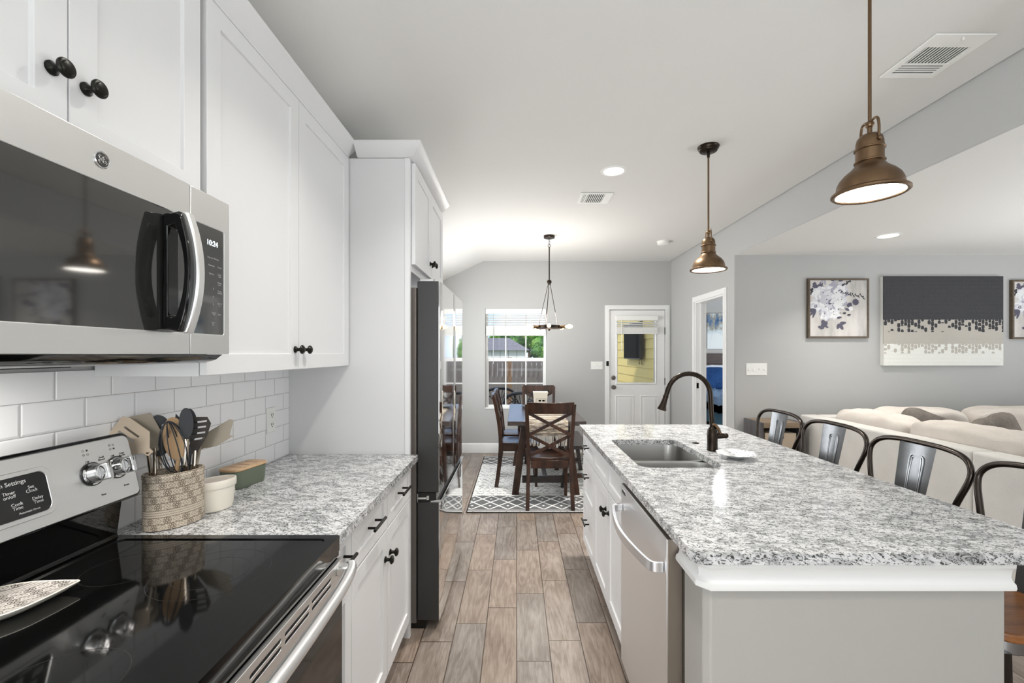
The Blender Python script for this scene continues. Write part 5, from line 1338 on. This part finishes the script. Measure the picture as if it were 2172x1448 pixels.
tex = m.noise(m.pos((40, 1, 22)), 1, 4, .7); warm = m.noise(m.pos((2, 1, 14)), 1, 3)
gc = m.mix(warm, (192, 187, 178), (178, 172, 163)); c = m.mix(gry, (230, 230, 224), gc)
c = m.mix(blk, c, m.mix(tex, (42, 43, 46), (62, 62, 66))); m.col(c)
rowb = ((z/.04).frac()-.5).abs()+((x/.03+(z/.04).floor()*.4).frac()-.5).abs()*.6; m.bump(rowb*.6+tex+blk*.5, .006, .8); CANV = m.m
t = thing('abstract_canvas', 'large black, grey and white abstract canvas between the two floral prints', 'painting', (3.702, 4.54, 1.295), group=None)
obj('canvas', bx(0, 1.208, -.045, -.036, 0, .902), CANV, t); obj('stretcher_bars', bx(.001, 1.207, -.036, -.001, .001, .901), PLATE, t)
# ---------------------------------------------------------------- bedroom
t = thing('bed', 'wood headboard bed glimpsed through the open bedroom doorway', 'bed', (4.6, 8.5, 0))
bm = B()
for i in range(5): box(bm, 3.55, 5.75, 9.50, 9.56, .3+.225*i, .3+.225*i+.222)
obj('headboard', bm, HEADB, t, world=True, bev=.004); obj('rail', bx(3.56, 5.74, 7.45, 9.5, .16, .40), Mt('bed_skirt_teal', (58, 96, 118), .8).m, t, world=True)
for x in (3.6, 5.66):
    for y in (7.48, 9.4): obj('leg', bx(x, x+.06, y, y+.06, 0, .16), HEADB, t, world=True)
obj('mattress', bx(3.58, 5.72, 7.46, 9.48, .41, .66), SHEET, t, world=True, bev=.04, seg=3)
bm = B(); NX, NY = 40, 40; g = []; rnd = random.Random(5)
for i in range(NX+1):
    row = []
    for j in range(NY+1):
        u, v = i/NX, j/NY; x = 3.42+2.46*u; y = 7.28+1.75*v; z = .70
        dx = max(0, 3.56-x, x-5.74); dy = max(0, 7.42-y)
        z -= 2.2*dx+2.8*dy; x = min(max(x, 3.53), 5.77); y = max(y, 7.38)
        z += .018*math.sin(x*19+y*11)*math.sin(y*23-x*5)+.012*math.sin(x*41+3*y); row.append(bm.verts.new((x, y, z)))
    g.append(row)
for i in range(NX):
    for j in range(NY): bm.faces.new((g[i][j], g[i+1][j], g[i+1][j+1], g[i][j+1]))
bmesh.ops.solidify(bm, geom=bm.faces[:], thickness=.02)
o = obj('duvet', bm, DUVET); tag(o, 'rumpled light blue duvet on the bed in the bedroom', 'duvet')
base = None
for x, y, z, lb, mt, sz in ((4.12, 9.25, .90, 'navy blue pillow lying on the bed seen through the doorway', NAVY, 1), (4.2, 9.40, .93, 'pale pillow standing behind the navy pillow against the headboard', SHEET, 1.03)):
    bm = cushion(B(), 0, 0, 0, .40*sz, .09, .24*sz, 14, 2.8, .008, seed=int(x*10)); o = obj('bed_pillow', bm, mt, sub=1); o.location = (x, y if mt is NAVY else 9.42, z); o.rotation_euler = (-.2, 0, 0)
    o.scale = (1, 1 if mt is NAVY else .6, 1); tag(o, lb, 'pillow', 'pillows on the bed')
m = Mt('blue_abstract', (190, 205, 215), .7); x, y, z = m.xyz(m.pos()); n1 = m.noise(m.pos((4, 1, 4)), 1.5, 5, .65); n2 = m.noise(m.pos((12, 1, 5)), 1, 4, .6)
k_ = (z-.62).abs()*-1.6+.55; v_ = n1*.75+k_*.55+(n2-.5)*.4
m.col(m.ramp(v_, [(.35, (222, 230, 232)), (.5, (196, 210, 216)), (.58, (160, 158, 142)), (.66, (92, 122, 158)), (.8, (44, 68, 104))]))
t = thing('blue_painting', 'blue and white abstract canvas above the bed headboard', 'painting', (4.10, 9.62, 1.52))
obj('canvas', bx(0, 1.3, -.04, -.002, 0, .76), m.m, t)
# ---------------------------------------------------------------- outside
struct('ground', bx(-20, 20, 6.5, 60, -1.6, -.15), (lambda m: (m.col(m.ramp(m.noise(m.world(), 3, 4), [(.3, (84, 96, 62)), (.7, (128, 138, 96))])), m.m)[1])(Mt('lawn', (100, 110, 80), .95)))
struct('patio_slab', bx(-2.5, 2.18, 6.51, 10.5, -.149, -.02), Mt('patio_concrete', (168, 164, 158), .9).m)
m = Mt('yellow_siding', (214, 192, 118), .7)
bm = B()
for i in range(17):
    z = -.15+.165*i; prism(bm, [(2.212, z), (2.192, z), (2.204, z+.164), (2.212, z+.164)], 6.51, 9.76)
box(bm, 2.17, 2.21, 9.761, 9.85, -.15, 2.7)
struct('wall_siding', bm, m.m)
t = thing('outdoor_television', 'black flat television hung on the yellow siding outside the door', 'television', (2.12, 8.17, 1.31))
obj('bezel', bx(2.10, 2.148, 7.60, 8.74, 1.318, 1.97), BLKMAT, t, world=True, bev=.004); obj('screen', bx(2.097, 2.10, 7.615, 8.725, 1.335, 1.955), HOLE, t, world=True)
obj('wall_mount', bx(2.148, 2.19, 8.0, 8.3, 1.5, 1.8), BLKMAT, t, world=True)
bm = B()
for y, x in ((7.72, 2.16), (7.85, 2.15)): tube(bm, smoothpath([(x, y, 1.33), (x+.02, y+.03, 1.26), (x+.01, y-.02, 1.23), (x-.01, y, 1.25)], 4), .004, 6)
obj('cable', bm, BLKMAT, t, world=True)
# fence pickets
t = thing('wood_fence', 'weathered grey plank fence across the yard outside the window', 'fence', (0, 13, -.15))
mf = Mt('fence_wood', (118, 110, 104), .9); gg = mf.noise(mf.pos((14, 1, 1.4)), 1, 5, .65); oi = mf.t.nodes.new('ShaderNodeObjectInfo'); rn = NN(mf.t, oi.outputs['Random'])
cc = mf.ramp(gg, [(.3, (78, 72, 70)), (.55, (122, 114, 110)), (.75, (150, 143, 138))]); mf.col(mf.mix(rn*.45, cc, (92, 84, 80)))
mf2 = Mt('fence_wood_brown', (120, 92, 70), .9); gg = mf2.noise(mf2.pos((14, 1, 1.4)), 1, 5, .65); mf2.col(mf2.ramp(gg, [(.3, (84, 62, 46)), (.7, (146, 112, 86))]))
pb = obj('picket', bx(-.068, .068, -.009, .009, -.0, 1.44), mf.m, t); pb.location = (-4.2, 0, 0)
for i in range(1, 58):
    c = pb.copy(); C.objects.link(c); c.location = (-4.2+.1425*i, random.uniform(-.006, .006), random.uniform(-.02, .02))
    if i == 28: c.data = pb.data.copy(); c.data.materials[0] = mf2.m
bm = B()
for z in (.3, .8, 1.3): box(bm, -4.3, 4.1, .01, .05, z, z+.08)
obj('back_rail', bm, mf.m, t)
# shed
t = thing('neighbour_shed', 'grey roofed white shed standing beyond the backyard fence', 'shed', (-1.2, 33, -.6))
mw = Mt('shed_siding', (226, 226, 224), .8); x, y, z = mw.xyz(mw.world()); mw.col(mw.mix((x/.6).frac().lt(.05), (228, 228, 226), (120, 118, 116)))
obj('wall', bx(-6, .62, 32, 36, -.6, 1.7), mw.m, t, world=True)
mr = Mt('shed_shingles', (120, 117, 122), .9); nr = mr.noise(mr.world((1, 3, 6)), 5, 4, .7); mr.col(mr.ramp(nr, [(.3, (96, 94, 98)), (.7, (140, 137, 142))]))
bm = B(); q = [(-6.2, 31.6, 1.66), (.95, 31.6, 1.66), (.95, 36.4, 1.66), (-6.2, 36.4, 1.66), (-5.6, 34, 2.62), (-.55, 34, 2.62)]
v = [bm.verts.new(p) for p in q]
for f in ((0, 1, 5, 4), (1, 2, 5), (2, 3, 4, 5), (3, 0, 4), (3, 2, 1, 0)): bm.faces.new([v[i] for i in f])
obj('roof', bm, mr.m, t, world=True, smooth=False)
# trees: crowns of leaf cards in 3D
TRG = 'trees beyond the fence'
ml = Mt('leaf_green', (90, 130, 60), .7); oi = ml.noise(ml.world(), 1.2, 3); ml.col(ml.ramp(oi, [(.35, (44, 84, 36)), (.5, (92, 142, 58)), (.65, (150, 188, 92))]))
ml.b.inputs['Subsurface Weight'].default_value = 0
BARK = Mt('bark', (90, 74, 60), .95).m
def tree(label, x, y, z0, h, r, seed):
    rnd = random.Random(seed); t = thing('leafy_tree', label, 'tree', (x, y, z0), group=TRG)
    obj('trunk', tube(B(), [(0, 0, 0), (.1, 0, h*.35), (0, .1, h*.7)], [r*.09, r*.07, r*.03], 8), BARK, t)
    bm = B()
    for k in range(16):
        th, ph = rnd.uniform(0, 2*PI), rnd.uniform(-.7, 1.4); rr = r*.62*rnd.random()**.4
        cx, cy, cz = rr*math.cos(th)*math.cos(ph), rr*math.sin(th)*math.cos(ph), h*.66+rr*.75*math.sin(ph); br = r*rnd.uniform(.24, .40)
        for i in range(110):
            a, b = rnd.uniform(0, 2*PI), math.asin(rnd.uniform(-1, 1)); q = br*rnd.uniform(.75, 1.0)
            p = Vector((cx+q*math.cos(a)*math.cos(b), cy+q*math.sin(a)*math.cos(b), cz+q*math.sin(b))); s = rnd.uniform(.05, .10)*1.6
            n = Vector((rnd.gauss(0, 1), rnd.gauss(0, 1), rnd.gauss(0, 1))).normalized(); e = n.orthogonal().normalized(); f_ = n.cross(e)
            bm.faces.new([bm.verts.new(p+e*s*aa+f_*s*.5*bb) for aa, bb in ((-1, 0), (0, -1), (1, 0), (0, 1))])
        sphere(bm, (cx, cy, cz), br*.78, 10, 7)
    obj('crown', bm, ml.m, t, smooth=False)
tree('dense green tree rising behind the right half of the shed roof', 1.0, 38, -.6, 4.6, 2.0, 1)
tree('green tree at the left behind the shed roof ridge', -1.6, 42, -.6, 4.8, 1.9, 2)
tree('low leafy tree right of the shed, above the fence', 2.4, 34, -.6, 3.0, 1.5, 3)
tree('bushy tree seen in the sliver left of the yellow siding', 5.6, 24, -.6, 4.2, 2.0, 4)
# patio chairs
PCG = 'black iron patio chairs outside the window'
def patio(label, x, y, rz):
    t = thing('patio_chair', label, 'patio chair', (x, y, -.02), rz, PCG)
    fr = smoothpath([(-.31, .02, 0), (-.31, .0, .45), (-.30, -.01, .66), (-.2, -.02, .76), (0, -.02, .79), (.2, -.02, .76), (.30, -.01, .66), (.31, 0, .45), (.31, .02, 0)], 6)
    obj('back_frame', tube(B(), fr, .026, 10), BLKMAT, t)
    bm = B()
    for a in range(-4, 5): tube(bm, smoothpath([(0, -.01, .42), (a*.03, -.015, .58), (a*.062, -.018, .765-.004*a*a*.9)], 4), .006, 6)
    tube(bm, smoothpath([(-.28, -.015, .56), (-.15, -.015, .66), (0, -.015, .60), (.15, -.015, .66), (.28, -.015, .56)], 5), .009, 6)
    for s in (-1, 1): tube(bm, [(s*.12+.045*math.cos(a), -.015, .64+.045*math.sin(a)) for a in [2*PI*k/14 for k in range(14)]], .006, 6, closed=True)
    obj('scroll_work', bm, BLKMAT, t)
    obj('seat', prism(B(), rrect(-.29, .29, .0, .52, .06, 4), .40, .43, 'z'), BLKMAT, t)
    for s in (-1, 1): obj('front_leg', tube(B(), [(s*.27, .5, 0), (s*.27, .48, .42)], .015, 8), BLKMAT, t)
    return t
patio('black iron patio chair nearest the window, curved top rail', .10, 7.35, 0)
patio('black iron patio chair farther out at left with fan-shaped back', -.33, 8.3, .3)
